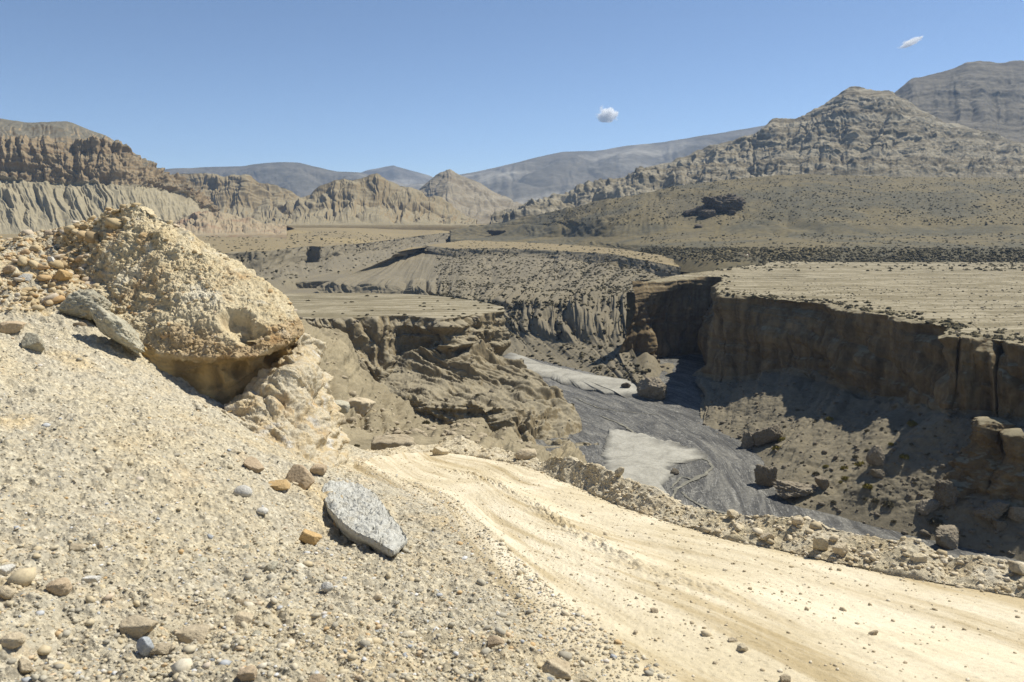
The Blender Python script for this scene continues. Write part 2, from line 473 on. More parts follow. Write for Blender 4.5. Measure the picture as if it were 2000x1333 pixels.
badland("fluted_ridge", [(300,352),(340,344),(365,338),(400,343),(430,345),(450,350),(468,346),(480,342),(505,352),(535,357),(560,366),(585,380),(610,396),(640,415)], 440, 1450, 1950, 0.62, 15, 70, 31, M_badland, 520, 150, 4)
badland("cone_hill", [(760,412),(800,385),(825,368),(845,350),(860,340),(876,333),(888,337),(900,345),(920,352),(940,358),(960,370),(985,385),(1010,400),(1030,411),(1060,424)], 437, 1750, 2350, 0.5, 15, 110, 37, M_cone, 420, 150, 5, 0.45)
badland("fluted_hill", [(520,430),(560,405),(590,384),(610,372),(640,360),(665,352),(690,344),(715,347),(738,342),(760,352),(790,360),(815,368),(840,380),(870,400),(900,420),(930,432)], 440, 1250, 1700, 0.6, 13, 52, 33, M_badland, 620, 170, 2)

# low red and white aprons below the left cliff
rx = [(330,440),(360,425),(390,412),(430,415),(470,425),(520,436),(560,440)]
badland("red_apron", rx, 459, 900, 1080, 0.5, 4, 18, 39, earth("red_apron_clay", [(0.27,0.2,0.135), (0.3,0.255,0.185), (0.25,0.155,0.105)], 0.02, 0.2, 0.5, fine_amt=0.35), 300, 60)

# ------------------------------------------------------------------ right-hand mountains
def mountain(name, sil, base, d0, d1, mids, amp, sc_, seed, mat, cols, rows, terr, tthick):
    lines = [[P(x, b, d=d0) for (x, y), b in zip(sil, base)]]
    for fr, df in mids:
        lines.append([P(x, b + (y - b) * fr, d=d0 + (d1 - d0) * df) for (x, y), b in zip(sil, base)])
    top = [P(x, y, d=d1) for x, y in sil]
    lines.append(top)
    lines.append([p + np.array([p[0] * 0.15, (d1 - d0) * 0.9, -p[2] * 0.8]) for p in top])
    k = len(lines) - 2
    V, N, S, T, f = loft([skirt(lines[0])] + lines, [5] + [rows] * k + [14], cols); T = T - 1
    m = sst(T, 0, 0.4) * (1 - 0.8 * sst(T, k - 0.5, k))
    D = amp * (gullies(V, S, T, sc_, seed, 5) * 0.8 + 0.9 * fbm(V, 0.5 / sc_, 5, seed + 1, ridge=1)) + terr * terrace(V, tthick, seed)
    V = V + N * (D * m)[..., None]
    V[..., 2] += amp * 0.32 * fbm(V, 1.6 / sc_, 5, seed + 3, ridge=1) * sst(T, k - 0.5, k)
    V = V + N * (amp * 0.22 * fbm(V, 3.5 / sc_, 4, seed + 5, ridge=1) * m)[..., None]
    return put(name, V, f, mat)

s2 = [(1560,240),(1640,225),(1700,205),(1745,188),(1765,170),(1785,156),(1830,150),(1865,140),(1890,128),(1915,125),(1950,128),(1985,126),(2050,130),(2200,150),(2450,170)]
mountain("grey_mountain", s2, np.full(len(s2), 372), 1500, 2300, [(0.5, 0.5)], 26, 190, 41, M_rmount2, 560, 150, 5, 22)
s1 = [(960,436),(1000,428),(1030,416),(1060,402),(1100,388),(1140,376),(1180,366),(1215,354),(1245,343),(1280,326),(1310,318),(1345,309),(1375,296),(1400,290),(1440,278),(1470,268),(1490,255),(1503,242),(1515,237),(1540,238),(1565,234),(1600,216),(1625,200),(1645,187),(1665,177),(1700,180),(1742,187),(1790,215),(1850,245),(1920,265),(2000,290),(2150,300),(2400,310)]
b1 = np.interp([p[0] for p in s1], [960,1100,1300,1500,1700,2000,2400], [446,432,405,372,366,360,360])
mountain("banded_mountain", s1, b1 - 4, 1240, 1650, [(0.3, 0.35), (0.65, 0.65)], 21, 80, 43, M_rmount, 1000, 120, 6.0, 12)

# bush-dotted hill below them, and the low bench on the plateau
hx = [880, 960, 1030, 1100, 1200, 1300, 1400, 1500, 1600, 1800, 2000, 2300, 2700]
hl = lambda xs, ys: np.interp(hx, xs, ys)
L0 = [P(x, y, z=-25.6) for x, y in zip(hx, hl([880,1030,1100,1200,1300,1400,1600,2000,2700],[468,474,478,486,500,510,513,513,514]))]
L1 = [P(x, y, z=z) for x, y, z in zip(hx, hl([880,1030,1100,1200,1300,1400,2000,2700],[465,469,471,477,483,486,487,488]), hl([880,1100,1300,1500,2700],[-25,-23.5,-20.5,-18.5,-18]))]
def beyond(prev, ys, ds, step): return [P(x, y, d=max(d, q[1] + step)) for x, y, d, q in zip(hx, ys, ds, prev)]
L2 = beyond(L1, hl([880,1030,1100,1300,1600,2000,2700],[459,463,463,463,460,458,456]), hl([880,1100,1300,2000,2700],[900,780,720,660,620]), 50)
L3 = beyond(L2, hl([880,960,1030,1100,1200,1300,1400,1600,2000,2700],[449,446,440,432,423,413,404,395,390,388]), hl([880,1100,1300,2000,2700],[1000,880,850,800,760]), 60)
L4 = beyond(L3, hl([880,960,1030,1100,1200,1300,1400,1500,1600,1800,2000,2700],[443,437,424,408,388,369,354,346,342,346,350,350]), hl([880,1100,1300,2000,2700],[1100,1010,1000,1000,960]), 60)
L5 = [p + np.array([p[0]*0.1, 150, -25]) for p in L4]
V, N, S, T, f = loft([skirt(L0, 8), L0, L1, L2, L3, L4, L5], [5, 40, 50, 70, 70, 12], 900); T = T - 1
D = 1.1 * band(T, 0.1, 1.2, 0.25) * gullies(V, S, T, 16, 51, 3) + 3.5 * band(T, 2.0, 4.2, 0.5) * gullies(V, S, T, 70, 52, 4) + 0.7 * fbm(V, 0.05, 4, 53) * sst(T, 0, .5)
V = V + N * D[..., None]
put("bushy_hill", V, f, M_hill)

# ------------------------------------------------------------------ left terrace and its canyon wall
tx = [(-900,506,-25),(-300,506,-25),(100,505,-25),(300,503,-25),(380,500,-25),(430,496,-25),(470,492,-25),(520,491,-25),(560,486,-25),(600,481,-25),(625,482,-25),(650,480,-25),(690,477,-25),(730,473,-25),(770,468,-25),(810,462,-25),(850,457,-25),(880,455,-25)]
rim = [P(x, y, z=z) if x < 700 else P(x, y, d=float(np.interp(x, [690, 730, 770, 810, 850, 880], [840, 950, 1050, 1120, 1180, 1220]))) for x, y, z in tx]
bk = [P(x, 441.3, d=1335) for x, y, z in tx]
cf = []
for (x, y, z), p in zip(tx, rim):
    cf.append(p * np.array([1, 1, 1]) + np.array([2, -14, -14.0 if x < 640 else -10]))
cs = [P(x, y, d=d) for x, y, d in ((-900,575,435),(-300,575,440),(100,570,450),(300,565,460),(390,560,470),(440,556,500),(480,552,520),(540,548,540),(570,545,560),(610,540,600),(640,535,640),(665,530,680),(700,522,740),(735,512,800),(770,500,900),(800,490,1000),(830,478,1080),(870,466,1180))]
cs2 = [p + np.array([6, -45, -14.0]) for p in cs]
V, N, S, T, f = loft([bk, rim, cf, cs, cs2], [30, 60, 70, 30], 820)
D = 3.2 * band(T, 1.03, 2.05, 0.06) * (gullies(V, S, T, 16, 61, 3)) + 1.5 * band(T, 1.05, 2.9, 0.2) * gullies(V, S, T, 30, 62, 3) + 0.5 * fbm(V, 0.05, 4, 63)
V = V + N * D[..., None]
V[..., 1] += 14 * fbm(V * np.array([1, 1, 0]), 0.012, 3, 64) * band(T, 0.6, 2.2, 0.3)
NB = 30
put("far_terrace", V[:NB + 1], f, M_plain)
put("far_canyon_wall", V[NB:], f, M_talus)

# canyon floor far away, joining both walls
fl = [[P(x, 590, z=-47) for x in (-900, 300, 600, 900, 1100)], [P(x, 548, z=-48) for x in (-900, 300, 600, 900, 1100)], [P(x, y, d=1450) for x, y in ((600,470),(700,470),(800,470),(900,470),(1000,470))]]
V, N, S, T, f = loft(fl, [60, 60], 200)
V[..., 2] += 0.7 * fbm(V, 0.03, 4, 65)
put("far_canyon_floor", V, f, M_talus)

# small dark bench in the far canyon
sx = [(565,556),(590,551),(620,550),(650,549),(690,549),(730,552),(770,556)]
bl = [[P(x, y + 1, d=575) + np.array([0, 60, 1.5]) for x, y in sx], [P(x, y, d=560) for x, y in sx], [P(x, y, d=558) + np.array([0,-2,-9.0]) for x, y in sx], [P(x, y, d=550) + np.array([0,-14,-12.0]) for x, y in sx]]
V, N, S, T, f = loft(bl, [14, 40, 14], 200)
V = V + N * (1.6 * band(T, 1.05, 2.3, 0.1) * gullies(V, S, T, 11, 66, 3))[..., None]
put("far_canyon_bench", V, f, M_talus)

# ------------------------------------------------------------------ bush-dotted slope across the canyon
R = [P(x, y, z=-25) for x, y in ((770,492),(800,484),(830,481),(900,486),(1000,487),(1100,490),(1200,498),(1330,522))]
R0 = [np.array([p[0] * 1.03 + 30, p[1] + 260, -25.8]) for p in R]
C1 = [p + np.array([-4, -12, -6.0]) for p in R]
Mm = [P(x, y, d=d) for x, y, d in ((620,562,530),(700,560,520),(790,566,505),(860,576,480),(930,586,450),(1000,596,418),(1100,590,405),(1225,580,390))]
Bb = [P(x, y, d=d) for x, y, d in ((620,582,515),(700,584,505),(790,590,490),(860,600,465),(930,612,435),(1000,648,396),(1100,664,362),(1225,662,345))]
Tt = [P(x, y, z=-60.6) for x, y in ((640,700),(720,700),(800,700),(870,700),(940,700),(1035,706),(1195,745),(1290,795))]
V, N, S, T, f = loft([R0, R, C1, Mm, Bb, Tt], [10, 20, 110, 60, 90], 800)
D = 2.2 * band(T, 1.1, 3.0, 0.4) * gullies(V, S, T, 34, 71, 4)
D += 3.6 * band(T, 2.8, 4.05, 0.12) * (gullies(V, S, T, 15, 72, 3) + 0.4)
D += 1.2 * band(T, 4.0, 5.0, 0.2) * gullies(V, S, T, 26, 73, 3) * (1 - sst(T, 4.6, 5))
D += 0.5 * fbm(V, 0.08, 4, 74) * (1 - sst(T, 4.7, 5)) * sst(T, 1, 1.3)
nose = np.exp(-((S - S.max() * 0.1) / 40.0) ** 2)
D += 4.0 * nose * band(T, 1.05, 1.9, 0.1) * (gullies(V, S, T, 20, 75, 2) + 0.5)
V = V + N * D[..., None]
put("upper_plain", V[:11], f, M_plain)
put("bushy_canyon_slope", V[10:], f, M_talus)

# ------------------------------------------------------------------ right-hand plateau and cliff
rimp = [(1232,549),(1262,546),(1300,543),(1350,541),(1412,541),(1404,556),(1396,573),(1440,577),(1500,583),(1560,588),(1600,592),(1660,603),(1700,612),(1760,622),(1810,630),(1852,639),(1846,650),(1850,657),(1900,660),(1950,665),(2000,670),(2120,682),(2300,688),(2700,700)]
basp = [(1205,688),(1240,700),(1285,705),(1330,705),(1378,725),(1382,735),(1388,742),(1440,745),(1500,732),(1555,725),(1600,738),(1650,755),(1690,775),(1745,795),(1780,800),(1830,800),(1834,803),(1845,808),(1895,808),(1945,812),(1995,822),(2120,835),(2300,850),(2700,880)]
talp = [(1262,782),(1276,792),(1300,803),(1325,815),(1350,828),(1360,833),(1372,840),(1400,853),(1440,868),(1462,885),(1480,905),(1492,930),(1500,955),(1510,975),(1530,990),(1560,1000),(1590,1005),(1620,1012),(1680,1030),(1740,1045),(1800,1060),(1950,1095),(2150,1150),(2600,1330)]
Rr = [P(x, y, z=-25) for x, y in rimp]
def below(p, px, py, off):          # the cliff foot: a little nearer the canyon than the rim
    return P(px, py, d=p[1] - off)
Bs = [below(p, x, y, 7.0 if i < 4 else 5.0) for i, (p, (x, y)) in enumerate(zip(Rr, basp))]
Ta = [P(x, y, z=-60.6) for x, y in talp]
Bk = []
for i, p in enumerate(Rr):
    Bk.append(np.array([p[0] + 230 + i * 3.0, p[1] + 330 - i * 5.5, -25.6]))
In = [np.array([p[0] * 1.0 + 5.0, p[1] + 4.0, -25.0]) for p in Rr]
V, N, S, T, f = loft([Bk, In, Rr, Bs, Ta], [110, 12, 190, 170], 1250)
tz = V[..., 2]
cl = band(T, 2.02, 3.02, 0.03)
dep = sst(T, 2.0, 3.0)
D = cl * (3.2 * gullies(V, S, T, 17, 81, 3) + 1.9 * flutes(V, S, T, 5.5, 82) + 0.8 * flutes(V, S, T, 2.1, 83)) * (0.4 + 0.6 * dep)
crk = np.exp(-np.abs(noise3(S / 13 + 0.12 * noise3(S / 9, V[..., 2] / 16, 4.4), V[..., 2] / 90, 5.1)) / 0.035) * np.clip(0.5 + 2 * noise3(S / 25, 1.7, V[..., 2] / 14), 0, 1)
D -= cl * 3.2 * crk
D += cl * 0.8 * terrace(V, 3.0, 84) + cl * 0.5 * fbm(V, 0.25, 4, 85)
butt = np.clip(fbm(np.stack([S * 1.0, T * 8, 0 * S], -1), 0.05, 3, 86) * 2.6 - 0.1, 0, 1)
D += 7.0 * butt * band(T, 2.45, 3.3, 0.22)
D += cl * 5.0 * gullies(V, S, T, 42, 93, 2)
ta = sst(T, 3.0, 3.2) * (1 - sst(T, 3.75, 4))
D += ta * (1.7 * gullies(V, S, T, 24, 87, 3) + 0.9 * fbm(V, 0.1, 5, 88, ridge=2) + 0.35 * fbm(V, 0.5, 4, 95, ridge=2))
D += 0.25 * fbm(V, 0.03, 4, 89) * (T < 2) * sst(T, 0, 0.1)
V = V + N * D[..., None]
# rim wanders in plan
wob = (4.0 * fbm(np.stack([S, 0 * S, 0 * S], -1), 0.05, 5, 90) + 1.3 * flutes(V, S, T * 0, 6, 91) + 0.5 * flutes(V, S, T * 0, 2, 94))
V[..., 0] += wob * band(T, 1.4, 3.2, 0.3)
V[..., 1] += 0.5 * wob * band(T, 1.4, 3.2, 0.3)
V[..., 2] += 0.5 * fbm(V, 0.35, 4, 92, ridge=2) * band(T, 1.05, 2.1, 0.1) + (0.45 * fbm(V, 0.08, 4, 96, ridge=2) + 0.22 * fbm(V, 0.3, 4, 97, ridge=2)) * sst(T, 0.3, 0.6) * (T < 2)
nb = 116
put("plateau", V[:nb + 1], f, M_plateau)
SURF["plateau_rim"] = V[108:nb + 5].reshape(-1, 3)
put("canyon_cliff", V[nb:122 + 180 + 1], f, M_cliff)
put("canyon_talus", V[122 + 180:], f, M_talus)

# ------------------------------------------------------------------ river bed
xs = np.arange(-70, 190, 0.55); ys = np.arange(95, 420, 0.75)
Y, X = np.meshgrid(ys, xs, indexing='ij')
CL = np.array([P(x, y, z=-60) for x, y in ((900,690),(1000,712),(1100,742),(1200,778),(1290,812),(1370,855),(1425,905),(1450,960),(1480,1030),(1600,1120),(1800,1300))])
cu = catmull(CL, np.linspace(0, len(CL) - 1, 160)); cl_ = np.concatenate([[0], np.cumsum(np.linalg.norm(np.diff(cu, axis=0), axis=1))])
best = np.full(X.shape, 1e9); al_ = np.zeros(X.shape); ac_ = np.zeros(X.shape)
tg = np.gradient(cu, axis=0); tg /= np.linalg.norm(tg, axis=1, keepdims=True)
for k in range(160):
    dx = X - cu[k, 0]; dy = Y - cu[k, 1]; d2 = dx * dx + dy * dy; m_ = d2 < best
    best = np.where(m_, d2, best); al_ = np.where(m_, cl_[k] + dx * tg[k, 0] + dy * tg[k, 1], al_); ac_ = np.where(m_, -dx * tg[k, 1] + dy * tg[k, 0], ac_)
Q = np.stack([X, Y, 0 * X], -1)
Qf = np.stack([al_ * 0.15, ac_, 0 * X], -1)
Z = -60.0 + 0.10 * fbm(Q, 0.15, 5, 101) + 0.22 * fbm(Qf, 0.2, 4, 102) + 0.10 * fbm(Q, 0.6, 3, 103, ridge=2)
o = mesh_obj("river_bed", np.stack([X, Y, Z], -1), grid_faces(*X.shape), M_river, attrs={"along": al_, "across": ac_}); o["kind"] = "structure"
SURF["river_bed"] = np.stack([X, Y, Z], -1).reshape(-1, 3)

def slab_sheet(name, outer, z, h, mat, n=160, seed=0, edge=0.5):
    """raised flat of silt with a broken step along its border"""
    O = np.array([P(x, y, z=z) for x, y in outer]); O = np.vstack([O, O[:1]])
    cum = np.concatenate([[0], np.cumsum(np.linalg.norm(np.diff(O, axis=0), axis=1))])
    u = np.linspace(0, cum[-1], n * 3 + 1)[:-1]
    B = np.stack([np.interp(u, cum, O[:, k]) for k in range(3)], -1)
    c = B.mean(0)
    B[:, :2] += (edge * fbm(B, 0.35, 4, seed))[:, None] * (B - c)[:, :2] / (np.linalg.norm((B - c)[:, :2], axis=1, keepdims=True) + 1e-6) * 2
    rings = [B + np.array([0, 0, -0.4]), B + np.array([0, 0, h * 0.9])]
    for k in np.linspace(0.97, 0.0, 40):
        r = c + (B - c) * k; r[:, 2] = z + h
        rings.append(r)
    V = np.array(rings)
    kk = np.concatenate([[1, 1], np.linspace(0.97, 0.0, 40)])[:, None] * np.ones((1, V.shape[1]))
    soft = sst(fbm(V * np.array([1, 1, 0]), 0.035, 2, seed + 7), -0.3, 0.02)          # where the border slopes instead of breaking off
    fade = np.clip((kk - 0.55) / 0.45, 0, 1) ** 1.5
    V[..., 2] -= (h * 0.95 * fade * soft) * (np.arange(len(V)) > 0)[:, None]
    V[2:, :, 2] += 0.10 * fbm(V[2:], 0.2, 4, seed + 1)
    wet = np.clip(fade * 0.9 * (0.35 + 0.65 * soft) + 0.5 * fbm(V, 0.12, 4, seed + 3), 0, 1)
    nr, nc = V.shape[:2]
    i = np.arange(nr - 1)[:, None] * nc + np.arange(nc)[None]
    j = np.arange(nr - 1)[:, None] * nc + (np.arange(nc)[None] + 1) % nc
    q = np.stack([i, j, j + nc, i + nc], -1).reshape(-1, 4)
    vv = V.reshape(-1, 3)
    a = vv[q[len(q) // 2]]
    nz = np.cross(a[1] - a[0], a[3] - a[0])[2]
    o = mesh_obj(name, vv, q if nz > 0 else q[:, ::-1], mat, smooth=True, attrs={"wet": wet}); o["kind"] = "structure"
    SURF[name] = vv
    return o
def bar_mat():
    t = NT("pale_silt")
    c = t.ramp(t.noise(0.13, 5, 0.65, 0.8), [(0.32, (0.25,0.238,0.2)), (0.5, (0.34,0.325,0.275)), (0.68, (0.4,0.385,0.33))])
    at = t.n("ShaderNodeAttribute"); at.attribute_name = "wet"
    c = t.mix(c, (0.12,0.115,0.1), t.ramp(at.outputs["Fac"], [(0.25, (0,)*3), (0.8, (0.95,)*3)]))
    f = t.noise(1.4, 6, 0.75)
    c = t.mix(c, t.ramp(f, [(0.33, (0.6,)*3), (0.5, (1,)*3), (0.66, (1.25,)*3)]), 0.6, 'MULTIPLY')
    return t.done(c, t.bump(f, 0.12, 0.8))
M_bar = bar_mat()

slab_sheet("sandbar", [(1190,842),(1215,842),(1240,850),(1262,850),(1290,860),(1318,864),(1345,874),(1362,876),(1380,884),(1389,894),(1372,898),(1360,899),(1345,905),(1325,904),(1310,915),(1312,922),(1324,926),(1306,936),(1296,948),(1290,962),(1318,985),(1330,1010),(1230,1000),(1190,960),(1172,930),(1176,890),(1182,860)], -60.0, 0.42, M_bar, 260, 5, 1.6)
slab_sheet("silt_terrace", [(985,686),(1035,708),(1080,718),(1140,731),(1180,742),(1205,746),(1255,752),(1275,768),(1262,779),(1240,776),(1222,778),(1205,770),(1180,771),(1165,765),(1140,763),(1120,754),(1095,750),(1075,740),(1050,738),(1020,725),(980,715)], -60.0, 1.25, M_bar, 260, 6, 1.4)
def rivulet(pts, w0, z, mat, seed, name="rivulet"):
    """a thin braid of pale wet silt lying in the gravel"""
    Cn = np.array([P(x, y, z=-60.0) for x, y in pts])
    u = np.linspace(0, len(Cn) - 1, 220); c = catmull(Cn, u)
    t = np.gradient(c, axis=0); t /= np.linalg.norm(t, axis=1, keepdims=True)
    nrm = np.stack([-t[:, 1], t[:, 0], 0 * t[:, 0]], -1)
    c = c + nrm * (0.9 * fbm(c, 0.25, 3, seed))[:, None]
    wd = w0 * (0.55 + 0.9 * np.abs(fbm(c, 0.2, 3, seed + 1)) * 2) * np.sin(np.linspace(0.12, pi - 0.12, 220)) ** 0.5
    k = np.linspace(-1, 1, 9)
    V = c[None] + k[:, None, None] * (nrm * wd[:, None])[None]
    V[..., 2] = z + 0.05 * (1 - k ** 2)[:, None] + 0.12 * fbm(V, 0.15, 5, 101) * 0
    nz = np.cross(V[1, 0] - V[0, 0], V[0, 1] - V[0, 0])[2]
    o = mesh_obj(name, V, grid_faces(9, 220, nz > 0), mat); o["kind"] = "structure"
M_riv = earth("wet_pale_silt", [(0.22,0.215,0.19), (0.16,0.158,0.145), (0.29,0.28,0.245)], 0.3, 2.0, 0.02, fine_amt=0.3)
rivulet([(1170,812),(1185,818),(1205,826),(1225,836),(1240,848),(1262,852)], 0.55, -59.86, M_riv, 1)
rivulet([(1120,776),(1150,790),(1180,800),(1230,806),(1290,812)], 0.35, -59.87, M_riv, 2)
rivulet([(1372,896),(1388,905),(1388,918),(1372,930),(1350,940),(1330,950),(1318,962),(1305,980)], 0.6, -59.86, M_riv, 3)
rivulet([(1355,942),(1342,935),(1330,934),(1322,944),(1310,955)], 0.4, -59.85, M_riv, 4)
rivulet([(1330,962),(1360,985),(1400,1000),(1450,1010),(1500,1020)], 0.5, -59.86, M_riv, 6)

# ------------------------------------------------------------------ middle terrace and the spur below it
A0 = [P(x, y, z=-32) for x, y in ((-300,576),(100,575),(470,574),(600,573),(720,573),(800,575),(850,578),(900,584),(950,592),(984,600))]
A = [P(x, y, z=-32.3) for x, y in ((-300,648),(100,640),(480,618),(590,622),(650,622),(730,618),(790,616),(866,623),(930,614),(986,608))]
Bq = [P(x, y, d=d) for x, y, d in ((-300,676,225),(100,670,232),(520,650,253),(600,655,256),(690,715,252),(740,755,247),(800,700,261),(868,690,257),(930,688,268),(990,692,277))]
Cq = [P(x, y, d=d) for x, y, d in ((-300,718,208),(100,710,215),(540,690,225),(620,700,230),(705,745,235),(755,780,232),(830,755,238),(915,745,244),(1000,738,252),(1068,752,256))]
Dq = [P(x, y, d=d) for x, y, d in ((-300,743,192),(100,735,195),(560,715,205),(630,735,212),(715,768,218),(785,782,216),(855,786,214),(950,792,214),(1040,800,222),(1118,806,236))]
Eq = [P(x, y, d=d) for x, y, d in ((-300,763,188),(100,755,192),(570,735,203),(640,755,210),(720,795,215),(795,815,214),(865,838,212),(960,862,211),(1050,868,206),(1168,868,209))]
Fq = [P(x, y, d=d) for x, y, d in ((-300,800,182),(100,800,185),(580,800,190),(650,830,190),(740,850,190),(810,870,190),(880,890,190),(970,908,196),(1060,912,200),(1190,900,206))]
V, N, S, T, f = loft([A0, A, Bq, Cq, Dq, Eq, Fq], [60, 100, 60, 60, 80, 40], 1500)
D = band(T, 1.03, 2.05, 0.06) * (3.0 * gullies(V, S, T, 11, 111, 3) + 0.8 * terrace(V, 2.5, 112) + 1.2 * flutes(V, S, T, 3.2, 120))
D += band(T, 1.6, 4.05, 0.25) * (3.6 * gullies(V, S - 14 * T, T, 19, 113, 4) + 1.5 * flutes(V, S - 14 * T, T, 3.6, 121))
D += band(T, 3.97, 5.1, 0.08) * (2.8 * gullies(V, S, T, 10, 114, 3) + 1.1 * terrace(V, 1.8, 115) + 1.1 * flutes(V, S, T, 3.0, 122))
D += 0.5 * fbm(V, 0.15, 5, 116, ridge=2) * sst(T, 1.05, 1.4) + (0.55 * fbm(V, 0.35, 5, 123, ridge=1) + 0.3 * fbm(V, 0.9, 4, 125, ridge=1)) * sst(T, 1.05, 1.4)
D += band(T, 1.3, 5.0, 0.4) * 3.5 * gullies(V, S, T, 38, 118, 2)
NH = N * np.array([1, 1, 0.15]); NH /= np.linalg.norm(NH, axis=-1, keepdims=True)
V = V + NH * (band(T, 1.2, 5.2, 0.2) * 3.2 * (noise3((V[..., 2] + 3 * fbm(V, 0.03, 3, 119)) / 6.5, 3.3, V[..., 0] * 0.01) + 0.5 * noise3((V[..., 2] + 2 * fbm(V, 0.06, 3, 124)) / 2.4, 8.3, V[..., 0] * 0.02)))[..., None]
D += 0.15 * fbm(V, 0.05, 3, 117) * (T < 1)
V = V + N * D[..., None]
put("middle_terrace", V[:61], f, M_plateau)
put("canyon_spur", V[60:], f, M_spur)

# ------------------------------------------------------------------ foreground materials
def scree_mat():
    t = NT("scree_soil")
    n = t.noise(0.42, 5, 0.6, 0.4)
    c = t.ramp(n, [(0.3, (0.5,0.41,0.26)), (0.44, (0.49,0.435,0.315)), (0.56, (0.465,0.425,0.33)), (0.68, (0.54,0.44,0.27))])
    o = t.noise(1.6, 4, 0.65)
    c = t.mix(c, (0.54,0.4,0.23), t.ramp(o, [(0.6, (0,)*3), (0.76, (0.5,)*3)]))
    v = t.n("ShaderNodeTexVoronoi"); v.inputs["Scale"].default_value = 1; t.l(t.vec(26), v.inputs["Vector"])
    sep = t.n("ShaderNodeSeparateColor"); t.l(v.outputs["Color"], sep.inputs[0])
    c = t.mix(c, t.ramp(sep.outputs[0], [(0.0, (0.62,0.6,0.58)), (0.35, (0.95,)*3), (0.75, (1.08,1.03,0.95)), (1.0, (1.4,1.4,1.4))]), 0.75, 'MULTIPLY')
    f = t.noise(38, 5, 0.75)
    c = t.mix(c, t.ramp(f, [(0.34, (0.5,)*3), (0.52, (1.0,)*3), (0.7, (1.3,)*3)]), 0.6, 'MULTIPLY')
    b1 = t.bump(v.outputs["Distance"], 0.018, 0.7)
    return t.done(c, t.bump(f, 0.02, 0.8, b1))
def outcrop_mat(name, cols, patch, white, sc_=1.1):
    t = NT(name)
    n = t.noise(sc_, 5, 0.6, 0.5)
    k = len(cols)
    c = t.ramp(n, [(0.3 + 0.4 * i / (k - 1), cols[i]) for i in range(k)])
    o = t.noise(sc_ * 0.8 + 0.31, 4, 0.65, 0.3)
    c = t.mix(c, patch, t.ramp(o, [(0.55, (0,)*3), (0.68, (0.85,)*3)]))
    w = t.noise(sc_ * 0.7 + 0.77, 4, 0.6, 0.3)
    c = t.mix(c, white, t.ramp(w, [(0.56, (0,)*3), (0.68, (0.8,)*3)]))
    f = t.noise(16, 6, 0.75)
    c = t.mix(c, t.ramp(f, [(0.34, (0.55,)*3), (0.5, (1.0,)*3), (0.7, (1.25,)*3)]), 0.6, 'MULTIPLY')
    f2 = t.noise(55, 4, 0.7)
    return t.done(c, t.bump(f2, 0.015, 0.8, t.bump(f, 0.05, 0.9)))
def road_mat():
    t = NT("pale_road_dust")
    n = t.noise(0.55, 5, 0.6, 0.4)
    c = t.ramp(n, [(0.3, (0.48,0.405,0.262)), (0.5, (0.575,0.5,0.355)), (0.7, (0.625,0.558,0.42))])
    # wheel-worn streaks along the run of the road
    mp = t.n("ShaderNodeAttribute"); mp.attribute_name = "across"
    al = t.n("ShaderNodeAttribute"); al.attribute_name = "along"
    cm = t.n("ShaderNodeCombineXYZ"); t.l(t.math('MULTIPLY', mp.outputs["Fac"], 2.6), cm.inputs[0]); t.l(t.math('MULTIPLY', al.outputs["Fac"], 0.22), cm.inputs[1])
    s = t.n("ShaderNodeTexNoise"); s.inputs["Scale"].default_value = 1; s.inputs["Detail"].default_value = 5; s.inputs["Roughness"].default_value = 0.65; s.inputs["Distortion"].default_value = 0.3
    t.l(cm.outputs[0], s.inputs[0])
    c = t.mix(c, t.ramp(s.outputs[0], [(0.38, (0.74,0.68,0.56)), (0.5, (1,)*3), (0.62, (1.14,1.15,1.18))]), 0.9, 'MULTIPLY')
    f = t.noise(30, 6, 0.75)
    c = t.mix(c, t.ramp(f, [(0.3, (0.6,)*3), (0.46, (1.0,)*3), (0.7, (1.12,)*3)]), 0.6, 'MULTIPLY')
    return t.done(c, t.bump(f, 0.012, 0.7))
M_scree = scree_mat()
M_out = outcrop_mat("yellow_crumbly_rock", [(0.58,0.46,0.265), (0.66,0.545,0.34), (0.7,0.6,0.4), (0.62,0.49,0.285)], (0.58,0.39,0.195), (0.74,0.68,0.53))
M_ped = outcrop_mat("white_and_ochre_rock", [(0.57,0.47,0.29), (0.63,0.56,0.42), (0.59,0.47,0.28), (0.66,0.6,0.48)], (0.56,0.4,0.21), (0.69,0.67,0.61), 2.6)
M_road = road_mat()
